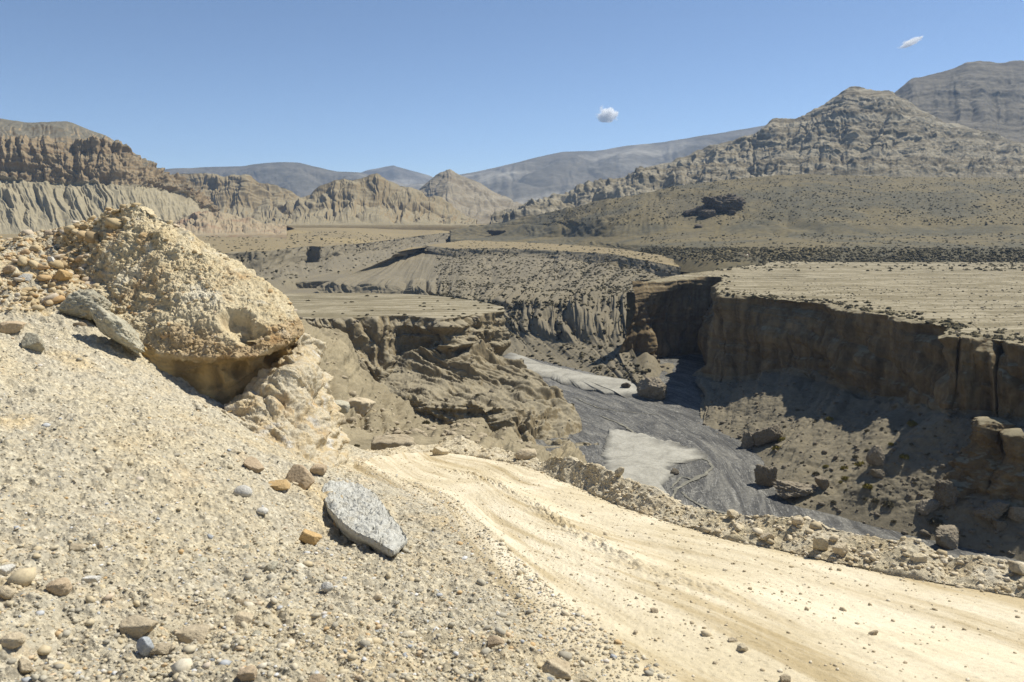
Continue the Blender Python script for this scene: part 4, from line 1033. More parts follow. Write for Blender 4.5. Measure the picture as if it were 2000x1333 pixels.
SC = ["scree_slope"]; RB = ["road_berm"]; RD = ["dirt_road", "road_berm"]; TL = ["canyon_talus", "river_bed"]; SP = ["canyon_spur"]; NH_ = ["near_hillside"]
B = [
 # scree stones
 ("pebble",478,958,36,25,'white',"smooth white rounded pebble alone on scree left of the grey slab",SC,dict(round_=0.8,rough=0.02)),
 ("pebble",516,998,26,12,'white',"small flat white pebble just below the rounded white pebble on scree",SC,dict(round_=0.7,rough=0.02)),
 ("pebble",640,1142,28,22,'white',"pale blocky pebble with shaded side, on scree below the grey slab",SC,dict(round_=0.5)),
 ("stone",548,942,46,18,'orange',"flat yellow stone lying left of the long brown stone above the slab",SC,dict()),
 ("stone",594,936,54,44,'brown',"long brown stone leaning downhill just above the grey slab",SC,dict(tilt=(0,0.5))),
 ("stone",622,914,34,26,'brown',"rounded brown-grey stone wedged between long brown stone and rock shoulder",SC,dict(round_=0.4)),
 ("stone",500,910,44,18,'brown',"thin tan-brown stone lying uphill of the flat yellow stone",SC,dict(tilt=(0,0.45))),
 ("stone",610,1052,40,24,'orange',"ochre flake in the scree just below the slab's dark undercut",SC,dict(tilt=(0,0.5))),
 ("stone",288,1264,34,44,'blue',"blue-grey pointed stone standing upright near the lower edge",SC,dict(round_=0.35,rough=0.03,sink=0.12)),
 ("stone",322,1262,40,26,'tan',"tan wedge stone touching the blue-grey pointed stone",SC,dict()),
 ("stone",272,1216,66,40,'tan',"large brownish tan stone above the blue-grey pointed stone",SC,dict(sink=0.3)),
 ("stone",378,1238,62,26,'tan',"flat tan stone with shaded underside right of the large brownish stone",SC,dict(sink=0.1)),
 ("stone",478,1208,40,24,'tan',"lone tan stone on scree right of the flat shaded tan stone",SC,dict(sink=0.3)),
 ("stone",28,1244,50,30,'tan',"rounded tan stone at the lower left edge of the scree",SC,dict(round_=0.5,sink=0.3)),
 ("stone",52,1304,36,26,'tan',"dark-sided tan stone in the lower left corner of the scree",SC,dict()),
 ("stone",178,1127,34,18,'white',"angular white chip beside a thin crack in the lower left scree",SC,dict()),
 ("stone",118,1140,52,34,'brown',"dark hummocky brown stone left of the angular white chip",SC,dict(sink=0.35,round_=0.5)),
 ("stone",8,1112,34,18,'white',"white stone cut by the left edge in the lower scree",SC,dict()),
 ("stone",480,1312,40,20,'brown',"brown stone half buried at the bottom edge of the scree",SC,dict()),
 ("stone",530,1104,24,18,'grey',"small grey stone on scree straight below the flat white pebble",SC,dict()),
 ("stone",620,1325,34,18,'brown',"brown lump at the very bottom of the scree near the centre",SC,dict()),
 ("stone",1085,1302,54,36,'tan',"tan cracked stone at the foot of scree beside the road's near end",SC,dict(sink=0.35)),
 ("stone",1130,1275,44,22,'tan',"low tan stone behind the cracked stone at the road's near end",SC,dict(sink=0.35)),
 ("stone",972,1250,34,20,'brown',"small ochre-brown stone in scree uphill of the cracked tan stone",SC,dict()),
 ("boulder",166,598,84,56,'grey',"grey domed boulder with shaded hollow front at the left foot of the outcrop",SC,dict(sink=0.15,round_=0.35,rough=0.2,sub=5)),
 ("boulder",207,628,32,22,'grey',"small grey block under the right end of the domed boulder",SC,dict()),
 ("boulder",232,668,118,44,'grey',"long grey-green slab leaning against the outcrop's shaded hollow",SC,dict(tilt=(0,0.62),sink=0.25,depth_ratio=0.5,rough=0.18,sub=5)),
 ("boulder",22,636,46,22,'brown',"dark brown slab on the upper left scree below the domed boulder",SC,dict()),
 ("boulder",66,668,46,40,'grey',"greenish stepped block right of the dark brown slab on upper scree",SC,dict(sink=0.3)),
 ("boulder",126,535,34,28,'orange',"ochre boulder under the outcrop's left end above the domed boulder",SC,dict()),
 ("boulder",50,538,22,18,'white',"pale grey stone among rubble left of the ochre boulder",SC,dict()),
 ("boulder",16,523,22,16,'brown',"brown round stone at the left edge just under the rubble crest",SC,dict(round_=0.5)),
 ("boulder",86,516,20,16,'tan',"tan round stone in rubble between the crest and pale grey stone",SC,dict(round_=0.5)),
 ("boulder",104,512,18,22,'white',"white stone in the rubble beside the ochre boulder",SC,dict()),
 # road and berm
 ("stone",1452,1264,26,14,'cream',"pale flat stone lying alone on the road in the near rut",RD,dict()),
 ("stone",1432,1246,18,10,'tan',"small tan stone just uphill of the pale flat road stone",RD,dict()),
 ("stone",1534,1322,22,14,'tan',"shaded tan stone at the bottom edge of the road",RD,dict()),
 ("stone",1276,1190,16,8,'tan',"tan chip on the middle of the road",RD,dict()),
 ("boulder",1026,873,42,20,'tan',"smooth tan boulder resting on the berm at the road bend",RB,dict(round_=0.45,sink=0.15)),
 ("boulder",860,878,30,22,'cream',"brown-shaded hooked clod at the bend beside the road's far edge",RD,dict()),
 ("boulder",1556,1016,26,18,'tan',"round tan stone sitting on top of the berm crest",RB,dict(round_=0.5,sink=0.1)),
 ("boulder",1428,1003,24,14,'cream',"flat cream stone on the berm crest above the road",RB,dict(sink=0.1)),
 ("boulder",1496,1048,26,16,'tan',"tan stone at the road-side foot of the berm",RB,dict(sink=0.1)),
 ("boulder",1600,1062,26,30,'cream',"blocky clod pair on the berm's road side below the round stone",RB,dict(sink=0.1)),
 ("boulder",1642,1072,30,26,'tan',"dark-fronted tan clod right of the blocky clod pair",RB,dict(sink=0.1)),
 ("boulder",1790,1085,28,16,'cream',"pale lump on the berm towards its right end",RB,dict(sink=0.15)),
 ("boulder",1985,1110,34,24,'cream',"large pale stone on the berm at the right edge",RB,dict(sink=0.1)),
 ("boulder",1210,908,20,16,'cream',"cream block on the berm crest where it rises after the gap",RB,dict(sink=0.1)),
 # canyon boulders
 ("boulder",1276,757,64,50,'canyon',"big pale-topped boulder at river's edge before the shaded cliff",TL,dict(sink=0.12,rough=0.1,depth_ratio=1.0)),
 ("boulder",1226,750,26,12,'dark',"small dark rock on the silt step left of the big river boulder",TL+["silt_terrace"],dict()),
 ("boulder",1316,918,18,16,'canyon',"brown boulder in the sandbar's notch beside the pale rivulet",TL,dict()),
 ("boulder",1712,890,38,36,'canyon',"big square boulder on the sunlit talus casting a long shadow",TL,dict(sink=0.08)),
 ("boulder",1712,922,28,22,'canyon',"second boulder directly below the big square talus boulder",TL,dict(sink=0.1)),
 ("boulder",1606,940,34,22,'canyon',"grey boulder mid-slope on talus left of the big square one",TL,dict()),
 ("boulder",1552,950,90,34,'canyon',"wide ledge-like rock low on the talus by the river",TL,dict(sink=0.3,rough=0.12)),
 ("boulder",1496,930,44,46,'canyon',"rough dark-footed boulder at the talus foot by the river",TL,dict(sink=0.15,rough=0.12)),
 ("boulder",1462,858,40,40,'canyon',"rough leaning boulder at the shadow's edge beside the river",TL,dict(sink=0.15,rough=0.12)),
 ("boulder",1498,852,64,36,'canyon',"long slanted slab right of the leaning boulder by the shadow",TL,dict(tilt=(0,-0.5),sink=0.2)),
 ("boulder",1848,1052,56,44,'canyon',"broad shaded boulder just above the berm at right",TL,dict(sink=0.15)),
 ("boulder",1928,995,60,52,'canyon',"broad boulder below the rock pillar on the right talus",TL,dict(sink=0.15,rough=0.12)),
 ("boulder",1950,1022,24,22,'canyon',"small boulder at lower right corner of the broad pillar boulder",TL,dict()),
 ("boulder",1985,1000,36,40,'canyon',"dark boulder at the right edge of the talus",TL,dict()),
 ("boulder",1810,990,50,22,'canyon',"long low rock at the tip of the cliff shadow on talus",TL,dict(tilt=(0,-0.35))),
 ("boulder",1850,960,50,50,'canyon',"pointed rock rising from talus left of the rock pillar",TL,dict(rough=0.12)),
 # hillside blocks
 ("boulder",770,866,80,50,'tan',"yellow and white blocky rock on the hillside beyond the road bend",NH_,dict(sink=0.2,rough=0.12)),
 ("boulder",700,792,80,44,'tan',"overhanging yellow-brown rock on the hillside right of the outcrop",NH_,dict(sink=0.2,rough=0.14)),
 ("boulder",662,790,50,26,'grey',"smooth grey boulder left of the overhanging yellow-brown rock",NH_,dict(round_=0.5)),
]
for i, (nm, x, y, w, h, col, lab, su, kw) in enumerate(B):
    boulder(nm, x, y, w, h, col, lab, 100 + i, su, cat=("pebble" if nm == "pebble" else "boulder" if nm == "boulder" else "stone"), **kw)

# dark outcrop on the far hill, and its fallen blocks
HL = ["bushy_hill"]
boulder("hill_crag", 1405, 396, 100, 40, 'dark', "large dark crag jutting from the bushy hill at right", 301, HL, "crag", 0.8, 0.25, sub=5, planes=16, rough=0.16)
boulder("hill_crag", 1358, 410, 50, 16, 'dark', "low dark ledge sloping down left of the large crag", 302, HL, "crag", 0.7, 0.2, tilt=(0, -0.35), rough=0.14)
boulder("hill_crag", 1382, 416, 36, 16, 'dark', "dark fallen block below the left end of the large crag", 303, HL, "crag", 0.8, 0.2, rough=0.12)
boulder("hill_crag", 1430, 412, 20, 12, 'dark', "small dark block below the right end of the large crag", 304, HL, "crag", 0.8, 0.2)
boulder("hill_crag", 1363, 438, 18, 8, 'dark', "lone tiny dark block farther down the hill from the crag", 305, HL, "crag", 0.8, 0.2)
boulder("hill_crag", 968, 452, 40, 10, 'dark', "flat dark crag at the plain's far edge below the distant mountain", 306, HL, "crag", 0.8, 0.2, rough=0.14)

# rock pillars against the right-hand cliff
def pillar(px, py0, py1, w, label, seed):
    p = hit(px, py1 - 55, ["canyon_talus", "canyon_cliff"]); d = proj(p)[2]
    H = (py1 - 55 - py0) * d / F; R_ = w * d / F * 0.5
    na, nh = 90, 120
    a = np.linspace(0, 2 * pi, na, endpoint=False); tt = np.linspace(-0.6, 1, nh)
    prof = np.where(tt < 0.3, 1.5 - 1.6 * tt, 1.02) * (1 - 0.25 * band(tt, 0.3, 0.5, 0.1)) * np.sqrt(np.clip(1 - np.clip((tt - 0.86) / 0.14, 0, 1) ** 2, 0, 1))
    A_, T_ = np.meshgrid(a, tt)
    V = np.stack([R_ * prof[:, None] * np.cos(A_), R_ * prof[:, None] * np.sin(A_), H * T_], -1)
    Nn = np.stack([np.cos(A_), np.sin(A_), 0 * A_], -1)
    V = V + Nn * (prof[:, None] * R_ * (0.75 * fbm(V + seed * 13, 0.5 / R_, 5, seed, ridge=1) + 0.34 * fbm((V + seed) * np.array([1,1,0.15]), 1.6 / R_, 4, seed, ridge=2) + 0.05 * noise3(V[..., 2] / (H * 0.09), seed, 0.5) + 0.1 * fbm(V, 5 / R_, 3, 3, ridge=2)))[..., None]
    nr = nh; i = np.arange(nr - 1)[:, None] * na + np.arange(na)[None]; j = np.arange(nr - 1)[:, None] * na + (np.arange(na)[None] + 1) % na
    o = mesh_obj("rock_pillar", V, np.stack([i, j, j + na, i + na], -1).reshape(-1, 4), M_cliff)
    o.location = p + np.array([0, 1.0, -0.6])
    tag(o, label, "rock pillar")
pillar(1932, 808, 950, 50, "lumpy rock pillar with a sunlit top standing before the shaded right cliff", 1)
pillar(1990, 830, 985, 44, "second rock pillar at the right edge beside the lumpy one", 2)

# ------------------------------------------------------------------ the pale grey slab by the road
def slab():
    top = [(636,936),(655,928),(690,935),(735,962),(762,1000),(790,1035),(796,1050),(770,1072),(735,1052),(700,1036),(668,1015),(640,985),(630,955)]
    # the slab's upper face is a tilted plane through three places on the slope
    a = hit(655, 940, SC, 6) + np.array([0, 0, 0.02]); b = hit(770, 1072, SC, 6) + np.array([0, 0, 0.11]); c = hit(740, 955, SC, 6) + np.array([0, 0, 0.05])
    n = np.cross(b - a, c - a); n /= np.linalg.norm(n); n = n if n[2] > 0 else -n
    pts = []
    for x, y in top:
        v = pdir(x, y); pts.append(v * (np.dot(a, n) / np.dot(v, n)))
    pts = np.array(pts); pts = np.vstack([pts, pts[:1]])
    cum = np.concatenate([[0], np.cumsum(np.linalg.norm(np.diff(pts, axis=0), axis=1))])
    m = 260
    u = np.linspace(0, cum[-1], m + 1)[:-1]
    Rm = np.stack([np.interp(u, cum, pts[:, k]) for k in range(3)], -1)
    c0 = Rm.mean(0)
    rel = Rm - c0
    Rm = c0 + rel * (1 + 0.06 * fbm(Rm, 4, 4, 9))[:, None]
    rings = []
    for k in (0.6, 0.72, 0.82): rings.append(c0 + (Rm - c0) * k - n * 0.17)
    for k in np.linspace(-0.15, -0.02, 14): rings.append(c0 + (Rm - c0) * (1.0 - 0.16 * sst(-k, 0.05, 0.16)) + n * k)
    for k in np.linspace(1.0, 0.0, 80)[:-1]: rings.append(c0 + (Rm - c0) * k + n * (0.0 - 0.03 * sst(k, 0.8, 1.0)))
    V = np.array(rings)
    tp = (np.arange(len(V)) > 16)[:, None] * 1.0
    dd_ = tp * (0.03 * fbm(V, 3, 4, 401) + 0.05 * fbm(V, 8, 3, 402, ridge=2) + 0.035 * fbm(V, 20, 3, 403, ridge=2))
    V = V + n * dd_[..., None] + (1 - tp)[..., None] * (rel / np.linalg.norm(rel, axis=1, keepdims=True)) * (0.02 * fbm(V, 6, 4, 404))[..., None]
    nr = len(V)
    i = np.arange(nr - 1)[:, None] * m + np.arange(m)[None]; j = np.arange(nr - 1)[:, None] * m + (np.arange(m)[None] + 1) % m
    q = np.stack([i, j, j + m, i + m], -1).reshape(-1, 4)
    vv = V.reshape(-1, 3); a_ = vv[q[-1]]
    if np.dot(np.cross(vv[q[-m*3]][1] - vv[q[-m*3]][0], vv[q[-m*3]][3] - vv[q[-m*3]][0]), n) < 0: q = q[:, ::-1]
    loc = c0 - n * 0.2
    o = mesh_obj("stone_slab", vv - loc, q, MS['pale']); o.location = loc
    tag(o, "large pale grey pitted slab with dark undercut, lying on scree beside the road", "stone slab")
slab()

# ------------------------------------------------------------------ medium stones, one object each
def proto_set(name, col, n, seed, **kw):
    out = []
    for k in range(n):
        V, Fc = stone(seed + k, 2, 9, **kw)
        me_o = mesh_obj(name, V * np.array([1, 0.8, 0.62]), Fc, MS[col], smooth=False); out.append(me_o)
    return out
def sprinkle(surf, n, col, name, label, cat, group, smin, smax, test, seed, **kw):
    r = np.random.default_rng(seed)
    pr = proto_set(name, col, 5, seed, **kw); used = set()
    V = SURF[surf]; X, Y, D = proj(V)
    ok = np.where((X > -30) & (X < 2030) & (Y > 380) & (Y < 1360) & test(X, Y, D))[0]
    ch = r.choice(ok, n, replace=False)
    for i, c in enumerate(ch):
        b = pr[i % 5]
        o = b if (i < 5) else b.copy()
        if i >= 5: COL.objects.link(o)
        s = smin * (smax / smin) ** (r.random() ** 2.2)
        o.location = V[c] + np.array([0, 0, 0.12 * s]); o.scale = (s, s * r.uniform(0.7, 1), s * r.uniform(0.6, 1))
        o.rotation_euler = (r.uniform(-.4, .4), r.uniform(-.4, .4), r.uniform(0, 6.28))
        tag(o, label, cat, group)
near_ = lambda X, Y, D: (D < 12) & (X < 1150)
sprinkle("scree_slope", 52, 'tan', "stone", "small tan stone half sunk in the loose scree slope", "stone", "small tan stones in the scree", 0.022, 0.075, near_, 1)
sprinkle("scree_slope", 40, 'grey', "stone", "small grey-green stone half sunk in the loose scree slope", "stone", "small grey stones in the scree", 0.02, 0.06, near_, 11)
sprinkle("scree_slope", 26, 'white', "pebble", "tiny white pebble in the loose scree slope", "pebble", "tiny white pebbles in the scree", 0.015, 0.035, near_, 21, round_=0.5)
sprinkle("scree_slope", 14, 'blue', "pebble", "tiny blue-grey pebble in the loose scree slope", "pebble", "tiny blue-grey pebbles in the scree", 0.015, 0.035, near_, 31, round_=0.5)
sprinkle("scree_slope", 9, 'orange', "stone", "small ochre stone half sunk in the loose scree slope", "stone", "small ochre stones in the scree", 0.02, 0.05, near_, 41)
sprinkle("scree_slope", 46, 'brown', "rubble_block", "brown block in the rubble below the crest left of the outcrop", "rubble block", "brown blocks in the crest rubble", 0.04, 0.15, lambda X, Y, D: (D > 10.5) & (X < 190) & (Y < 640), 51)
sprinkle("road_berm", 70, 'cream', "clod", "cream earth clod on the berm along the road", "clod", "earth clods on the road berm", 0.018, 0.065, lambda X, Y, D: (D < 22) & (Y < 1200), 61)
sprinkle("dirt_road", 20, 'tan', "stone", "small tan stone lying loose on the dirt road", "stone", "small stones on the dirt road", 0.015, 0.035, lambda X, Y, D: D < 12, 71)

# ------------------------------------------------------------------ gravel
def gravel(name, surf, n, smed, sig, test, mat, seed, lift=0.15, sub=0, flat_=0.6, bias=None, smax=0.09):
    r = np.random.default_rng(seed)
    V = SURF[surf]; X, Y, D = proj(V)
    ok = np.where((X > -60) & (X < 2060) & (Y < 1380) & test(X, Y, D))[0]
    c = V[r.choice(ok, n, replace=len(ok) < n)]
    s = np.minimum(smed * np.exp(sig * r.normal(size=n)), smax)
    sh = [stone(900 + seed * 10 + k, sub, 8, 0.15, 0.05) for k in range(6)]
    ks = r.integers(0, 6, n)
    base = np.stack([q[0] for q in sh])[ks]; Fc = sh[0][1]
    base = base * np.stack([np.ones(n), r.uniform(0.6, 1, n), r.uniform(0.35, 0.8, n) * flat_ / 0.6], -1)[:, None, :]
    a = r.uniform(0, 6.28, n); ca, sa = np.cos(a), np.sin(a)
    x = base[..., 0] * ca[:, None] - base[..., 1] * sa[:, None]; y = base[..., 0] * sa[:, None] + base[..., 1] * ca[:, None]
    t = r.uniform(-.5, .5, n); z = base[..., 2] + x * np.tan(t)[:, None] * 0.6
    G = np.stack([x, y, z], -1) * s[:, None, None] + c[:, None, :]
    G[..., 2] += (lift * s)[:, None]
    nv = base.shape[1]
    fa = (Fc[None] + (np.arange(n) * nv)[:, None, None]).reshape(-1, 3)
    o = mesh_obj(name, G.reshape(-1, 3), fa, mat, smooth=False, attrs={"tint": np.repeat(r.random(n), nv)})
    o["kind"] = "stuff"
    return o
def gravel_mat(name, stops):
    t = NT(name)
    at = t.n("ShaderNodeAttribute"); at.attribute_name = "tint"
    c = t.ramp(at.outputs["Fac"], stops)
    f = t.noise(45, 4, 0.7)
    c = t.mix(c, t.ramp(f, [(0.34, (0.65,)*3), (0.52, (1,)*3), (0.7, (1.2,)*3)]), 0.6, 'MULTIPLY')
    return t.done(c)
M_grav = gravel_mat("scree_gravel_stone", [(0, (0.33,0.3,0.235)), (0.16, (0.43,0.395,0.31)), (0.4, (0.49,0.432,0.31)), (0.62, (0.52,0.43,0.275)), (0.8, (0.58,0.53,0.42)), (0.9, (0.52,0.36,0.18)), (0.95, (0.64,0.63,0.6)), (1, (0.3,0.32,0.34))])
M_rub = gravel_mat("crest_rubble_stone", [(0, (0.36,0.27,0.155)), (0.35, (0.46,0.36,0.21)), (0.6, (0.5,0.41,0.26)), (0.8, (0.47,0.31,0.15)), (1, (0.52,0.48,0.4))])
M_rgrav = gravel_mat("road_gravel_stone", [(0, (0.42,0.34,0.21)), (0.5, (0.55,0.46,0.31)), (1, (0.62,0.55,0.42))])
gravel("scree_gravel", "scree_slope", 52000, 0.0062, 0.62, lambda X, Y, D: (D < 14), M_grav, 1)
gravel("crest_rubble", "scree_slope", 5200, 0.024, 0.75, lambda X, Y, D: (D > 10.5) & (X < 260) & (Y < 610), M_rub, 2, smax=0.15, sub=1)
gravel("outcrop_rubble", "rock_outcrop", 1500, 0.028, 0.75, lambda X, Y, D: (D < 16.5) & (X < 300) & (Y < 640) & (X - 60 < 0.9 * (640 - Y)), M_rub, 8, smax=0.2, sub=1)
gravel("outcrop_pebbles", "rock_outcrop", 2600, 0.011, 0.75, lambda X, Y, D: (D < 15.5) & (Y < 690), M_rub, 10, smax=0.07, lift=-0.1, sub=1)
gravel("berm_rubble", "road_berm", 5000, 0.012, 0.6, lambda X, Y, D: (D < 24) & (D > 4.5), M_rgrav, 3)
gravel("road_edge_gravel", "road_left_edge", 5000, 0.0065, 0.6, lambda X, Y, D: (D < 14), M_grav, 11, smax=0.04)
gravel("berm_foot_gravel", "road_right_edge", 2600, 0.008, 0.6, lambda X, Y, D: (D < 20), M_rgrav, 12, smax=0.04)
gravel("road_pebbles", "dirt_road", 5200, 0.0055, 0.6, lambda X, Y, D: (D < 14), M_rgrav, 4)
gravel("plateau_rubble", "plateau", 1800, 0.16, 0.6, lambda X, Y, D: (D < 380), MS["canyon"], 9, smax=0.7)
gravel("talus_rubble", "canyon_talus", 1600, 0.28, 0.6, lambda X, Y, D: (X > 1180), MS['canyon'], 5, smax=1.6)
gravel("hillside_rubble", "near_hillside", 5000, 0.09, 0.7, lambda X, Y, D: (D > 32) & (X < 1100), MS['tan'], 6, smax=0.6)
gravel("spur_rubble", "canyon_spur", 1500, 0.35, 0.5, lambda X, Y, D: D < 300, MS['canyon'], 7, smax=1.2)

# ------------------------------------------------------------------ shrubs
def leaf_mat(name, stops):
    t = NT(name)
    at = t.n("ShaderNodeAttribute"); at.attribute_name = "tint"
    return t.done(t.ramp(at.outputs["Fac"], stops))
M_yel = leaf_mat("yellow_green_leaves", [(0, (0.085,0.078,0.022)), (0.5, (0.17,0.14,0.028)), (1, (0.24,0.19,0.04))])
M_olv = leaf_mat("olive_leaves", [(0, (0.065,0.058,0.037)), (0.6, (0.11,0.095,0.055)), (1, (0.15,0.126,0.07))])
def tuft(seed, mat, name, n=420):
    r = np.random.default_rng(seed)
    d = r.normal(size=(n, 3)); d[:, 2] = np.abs(d[:, 2]) * 0.9; d /= np.linalg.norm(d, axis=1, keepdims=True)
    lump = 0.72 + 0.5 * fbm(d * 1.0 + seed, 1.6, 3, seed)
    rad = lump * r.uniform(0.35, 1.0, n) ** 0.5
    c = d * rad[:, None] * np.array([1, 1, 0.75])
    e1 = r.normal(size=(n, 3)); e1 /= np.linalg.norm(e1, axis=1, keepdims=True)
    e2 = np.cross(e1, d + 0.3 * r.normal(size=(n, 3))); e2 /= np.linalg.norm(e2, axis=1, keepdims=True) + 1e-9
    L = r.uniform(0.08, 0.2, n)[:, None]
    T3 = np.stack([c - e1 * L * 0.6 - e2 * L * 0.35, c + e1 * L * 0.6 - e2 * L * 0.3, c + e2 * L + d * L * 0.7], 1)
    return mesh_obj(name, T3.reshape(-1, 3), np.arange(n * 3).reshape(-1, 3), mat, smooth=False, attrs={"tint": np.repeat(r.random(n) * 0.6 + 0.4 * (rad / rad.max()), 3)})
PY = [tuft(10 + k, M_yel, "shrub") for k in range(3)]
PO = [tuft(20 + k, M_olv, "shrub") for k in range(3)]
usedp = set()
def shrub(px, py, w, kind, label, surf, group=None, p=None, hs=1.0):
    if p is None: p = hit(px, py + w * 0.3, surf)
    if p is None: return
    d = proj(p)[2]; s = w * d / F * 0.58
    b = (PY if kind == 'y' else PO)[(int(px) * 7 + int(py)) % 3]
    if b.name in usedp: o = b.copy(); COL.objects.link(o)
    else: o = b; usedp.add(b.name)
    o.location = p - np.array([0, 0, 0.05 * s]); o.scale = (s, s, s * hs); o.rotation_euler = (0, 0, (px * 1.7 + py) % 6.28)
    tag(o, label, "shrub", group)
for x, y, w, k, lab in [
 (1785,821,22,'y',"round bright yellow shrub at the top of the lit talus by the shadow edge"),
 (1740,862,14,'y',"small yellow shrub below the round bright one on the talus"),
 (1767,884,20,'y',"yellow-olive shrub right of the big square boulder"),
 (1617,812,16,'y',"yellow shrub on the talus at the upper shadow edge"),
 (1525,852,20,'y',"upper yellow shrub beside the slanted slab near the river"),
 (1517,868,22,'y',"lower yellow shrub beside the slanted slab near the river"),
 (1612,905,14,'y',"narrow yellow shrub above the grey mid-slope boulder"),
 (1647,908,18,'y',"upper of two stacked yellow shrubs left of the square boulder"),
 (1649,928,18,'y',"lower of two stacked yellow shrubs left of the square boulder"),
 (1678,900,24,'y',"yellow shrub touching the big square boulder's left side"),
 (1640,937,10,'y',"tiny yellow shrub below the two stacked ones"),
 (1695,942,22,'y',"olive-yellow shrub below the second square boulder"),
 (1593,918,16,'o',"grey-olive shrub above the grey mid-slope boulder"),
 (1692,836,14,'o',"dark shrub high on the lit talus"),
 (1694,874,16,'o',"round grey shrub above the big square boulder"),
 (1670,886,14,'o',"dark shrub left of the round grey one above the square boulder"),
 (1735,976,26,'o',"broad olive shrub on the lower talus"),
 (1706,972,18,'o',"olive shrub left of the broad one on the lower talus"),
 (1688,968,14,'o',"small olive shrub at the left end of the lower talus row"),
 (1824,1010,30,'o',"large olive-yellow shrub above the broad shaded boulder"),
 (1745,1012,12,'o',"lone dark shrub on the lower talus above the berm"),
 (1628,975,12,'o',"dark shrub at the river edge below the ledge rock"),
 (1965,1000,22,'o',"olive shrub between the pillar boulder and right edge"),
 (1780,862,10,'o',"dark tiny shrub at the shadow's edge on the talus"),
 (832,818,18,'o',"dark rounded shrub alone on the hillside slope beyond the bend"),
 (697,864,16,'o',"dark shrub under the blocky yellow rock near the bend"),
 (992,892,14,'o',"dark shrub beside the berm left of the tan boulder")]:
    shrub(x, y, w, k, lab, NH_ if x < 1000 else TL)
r = np.random.default_rng(5)
def scatter_shrubs(surf, n, wpx, label, group, test, seed, kind='o'):
    rr_ = np.random.default_rng(seed)
    V = SURF[surf]; X, Y, D = proj(V); ok = np.where(test(X, Y, D))[0]
    for c in rr_.choice(ok, n, replace=False):
        shrub(X[c], Y[c], rr_.uniform(*wpx), kind, label, None, group, p=V[c].copy(), hs=0.8)
scatter_shrubs("near_hillside", 85, (5, 13), "small dark shrub on the hillside below the road bend", "small shrubs on the hillside", lambda X, Y, D: (X > 600) & (X < 1040) & (Y > 640) & (Y < 900) & (D > 30), 1)
scatter_shrubs("canyon_spur", 45, (7, 13), "small dark shrub on the brown spur above the river", "small shrubs on the spur", lambda X, Y, D: (X > 620) & (X < 1160) & (Y > 640) & (Y < 860), 2)
scatter_shrubs("canyon_talus", 70, (5, 11), "small dark shrub on the talus below the right cliff", "small shrubs on the talus", lambda X, Y, D: (X > 1440) & (X < 1980) & (Y > 800) & (Y < 1090), 3)
scatter_shrubs("middle_terrace", 40, (5, 10), "small dark shrub on the middle terrace", "small shrubs on the middle terrace", lambda X, Y, D: (X > 600) & (X < 985) & (Y > 575) & (Y < 620), 4)
def scrub(name, parts, seed):
    """thousands of tiny bushes far off"""
    rr_ = np.random.default_rng(seed); Cs = []; Ss = []
    for surf, n, s0, s1, test in parts:
        V = SURF[surf]; X, Y, D = proj(V); ok = np.where(test(X, Y, D))[0]
        wt = 0.5 + np.clip(fbm(V[ok], 0.03, 4, seed + 40) * 1.7 + 0.65, 0.06, 2) ** 1.6; wt /= wt.sum()
        c = V[rr_.choice(ok, n, replace=True, p=wt)]
        c = c + rr_.normal(size=c.shape) * np.array([2.0, 2.0, 0.0]) * 0.5
        Cs.append(c); Ss.append(s0 * (s1 / s0 * 1.35) ** (rr_.random(n) ** 1.6))
    c = np.vstack(Cs); s = np.concatenate(Ss); n = len(c)
    D_, Fc = ICO[1]
    nv = len(D_)
    j = 1 + 0.35 * rr_.normal(size=(n, nv, 1))
    G = D_[None] * j * s[:, None, None] * np.array([1, 1, 0.75]) + c[:, None]
    o = mesh_obj(name, G.reshape(-1, 3), (Fc[None] + (np.arange(n) * nv)[:, None, None]).reshape(-1, 3), M_olv, smooth=False, attrs={"tint": np.repeat(rr_.random(n) * 0.7, nv)})
    o["kind"] = "stuff"
scrub("hill_scrub", [("bushy_hill", 5200, 0.3, 0.8, lambda X, Y, D: (X > 1250) & (X < 2050) & (Y > 484) & (Y < 516)),
                     ("bushy_hill", 700, 0.4, 0.8, lambda X, Y, D: (X > 1250) & (X < 2050) & (Y > 455) & (Y < 486)),
                     ("bushy_hill", 6000, 0.3, 0.8, lambda X, Y, D: (X > 1060) & (X < 2050) & (Y > 340) & (Y < 440)),
                     ("plateau", 500, 0.35, 0.8, lambda X, Y, D: (X > 1240) & (X < 2050) & (Y > 505) & (Y < 530)),
                     ("plateau_rim", 420, 0.25, 0.6, lambda X, Y, D: (X > 1380) & (X < 2050)),
                     ("plateau", 500, 0.12, 0.3, lambda X, Y, D: (X > 1400) & (X < 2050) & (Y > 540) & (Y < 670) & (D < 300))], 1)
scrub("slope_scrub", [("bushy_canyon_slope", 4200, 0.3, 0.75, lambda X, Y, D: (X > 850) & (X < 1330) & (Y > 484) & (Y < 600)),
                      ("bushy_canyon_slope", 500, 0.3, 0.8, lambda X, Y, D: (X > 990) & (X < 1300) & (Y > 600) & (Y < 760)),
                      ("far_canyon_wall", 500, 0.4, 1.1, lambda X, Y, D: (X > 420) & (X < 900)), ("upper_plain", 450, 0.3, 0.8, lambda X, Y, D: X > 880), ("far_terrace", 450, 0.4, 1.0, lambda X, Y, D: (X > 380) & (D < 1100))], 2)

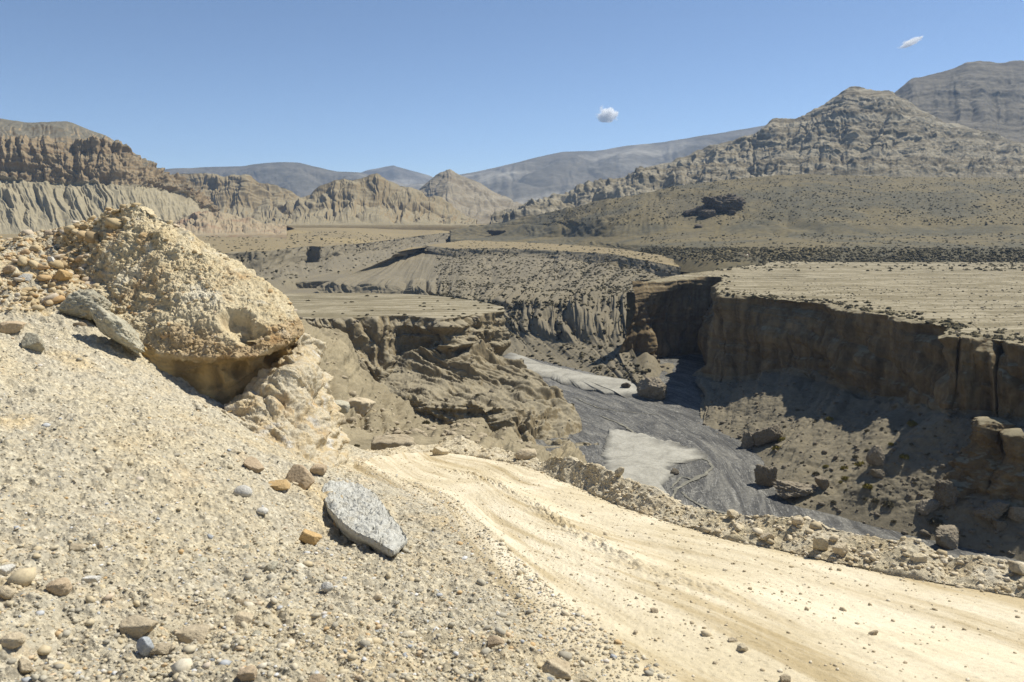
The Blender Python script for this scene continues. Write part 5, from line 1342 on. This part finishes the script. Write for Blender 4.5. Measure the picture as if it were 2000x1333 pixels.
# ------------------------------------------------------------------ the air, and two clouds above it
def haze_box():
    x0, x1, y0, y1, z0, z1 = -14000, 14000, -400, 8900, -140, 780
    v = np.array([(x, y, z) for z in (z0, z1) for y in (y0, y1) for x in (x0, x1)], float)
    f = np.array([(0,2,3,1),(4,5,7,6),(0,1,5,4),(2,6,7,3),(0,4,6,2),(1,3,7,5)])
    m = bpy.data.materials.new("thin_air"); m.use_nodes = True
    nt = m.node_tree; nt.nodes.clear()
    out = nt.nodes.new("ShaderNodeOutputMaterial"); pv = nt.nodes.new("ShaderNodeVolumePrincipled")
    pv.inputs["Color"].default_value = (0.42, 0.63, 1.0, 1); pv.inputs["Density"].default_value = HAZE
    pv.inputs["Anisotropy"].default_value = 0.2
    nt.links.new(pv.outputs[0], out.inputs["Volume"])
    o = mesh_obj("haze", v, f, m, smooth=False); o["kind"] = "stuff"
HAZE = 6e-5
haze_box()

def cloud(px, py, d, w, h, label, seed, dens=1.0, tilt=0.0):
    """a small heap of vapour, thinning out towards its ragged border"""
    c = P(px, py, d=d); W = w * d / F / 2; H = h * d / F / 2
    m = bpy.data.materials.new("cloud_vapour"); m.use_nodes = True
    nt = m.node_tree; nt.nodes.clear(); nd = nt.nodes.new; lk = nt.links.new
    out = nd("ShaderNodeOutputMaterial"); pv = nd("ShaderNodeVolumePrincipled")
    tc = nd("ShaderNodeTexCoord"); mp = nd("ShaderNodeMapping"); mp.inputs["Scale"].default_value = (1 / W, 1 / (0.8 * W), 1 / H)
    lk(tc.outputs["Object"], mp.inputs[0])
    ln = nd("ShaderNodeVectorMath"); ln.operation = 'LENGTH'; lk(mp.outputs[0], ln.inputs[0])
    nz = nd("ShaderNodeTexNoise"); nz.inputs["Scale"].default_value = 1.7; nz.inputs["Detail"].default_value = 4; nz.inputs["Roughness"].default_value = 0.6
    lk(mp.outputs[0], nz.inputs["Vector"])
    def mth(op, a, b, cl=False):
        n = nd("ShaderNodeMath"); n.operation = op; n.use_clamp = cl
        for k, v in ((0, a), (1, b)):
            if isinstance(v, float): n.inputs[k].default_value = v
            else: lk(v, n.inputs[k])
        return n.outputs[0]
    e = mth('SUBTRACT', 0.85, ln.outputs["Value"])
    e = mth('ADD', e, mth('MULTIPLY', mth('SUBTRACT', nz.outputs[0], 0.5), 2.4))
    e = mth('MULTIPLY', e, 2.6, True)
    lk(mth('MULTIPLY', e, 6.5 * dens / W), pv.inputs["Density"])
    pv.inputs["Color"].default_value = (1, 1, 1, 1)
    lk(pv.outputs[0], out.inputs["Volume"])
    D_, Fc = ICO[4]
    V = D_ * (1.0 + 0.25 * fbm(D_ + seed, 1.3, 3, seed))[:, None] * np.array([W, W * 0.8, H]) * 1.2
    V[:, 2] = np.where(V[:, 2] < -0.5 * H, -0.5 * H + 0.25 * (V[:, 2] + 0.5 * H), V[:, 2])
    o = mesh_obj("cloud", V, Fc, m); o.location = c; o.rotation_euler = (0, -tilt, 0)
    tag(o, label, "cloud", "small clouds")
cloud(1185, 226, 9800, 42, 38, "small bright white puff cloud above the distant mountain", 3)
cloud(1778, 84, 9500, 46, 17, "thin wispy little cloud high above the right-hand mountains", 8, 0.6, 0.4)
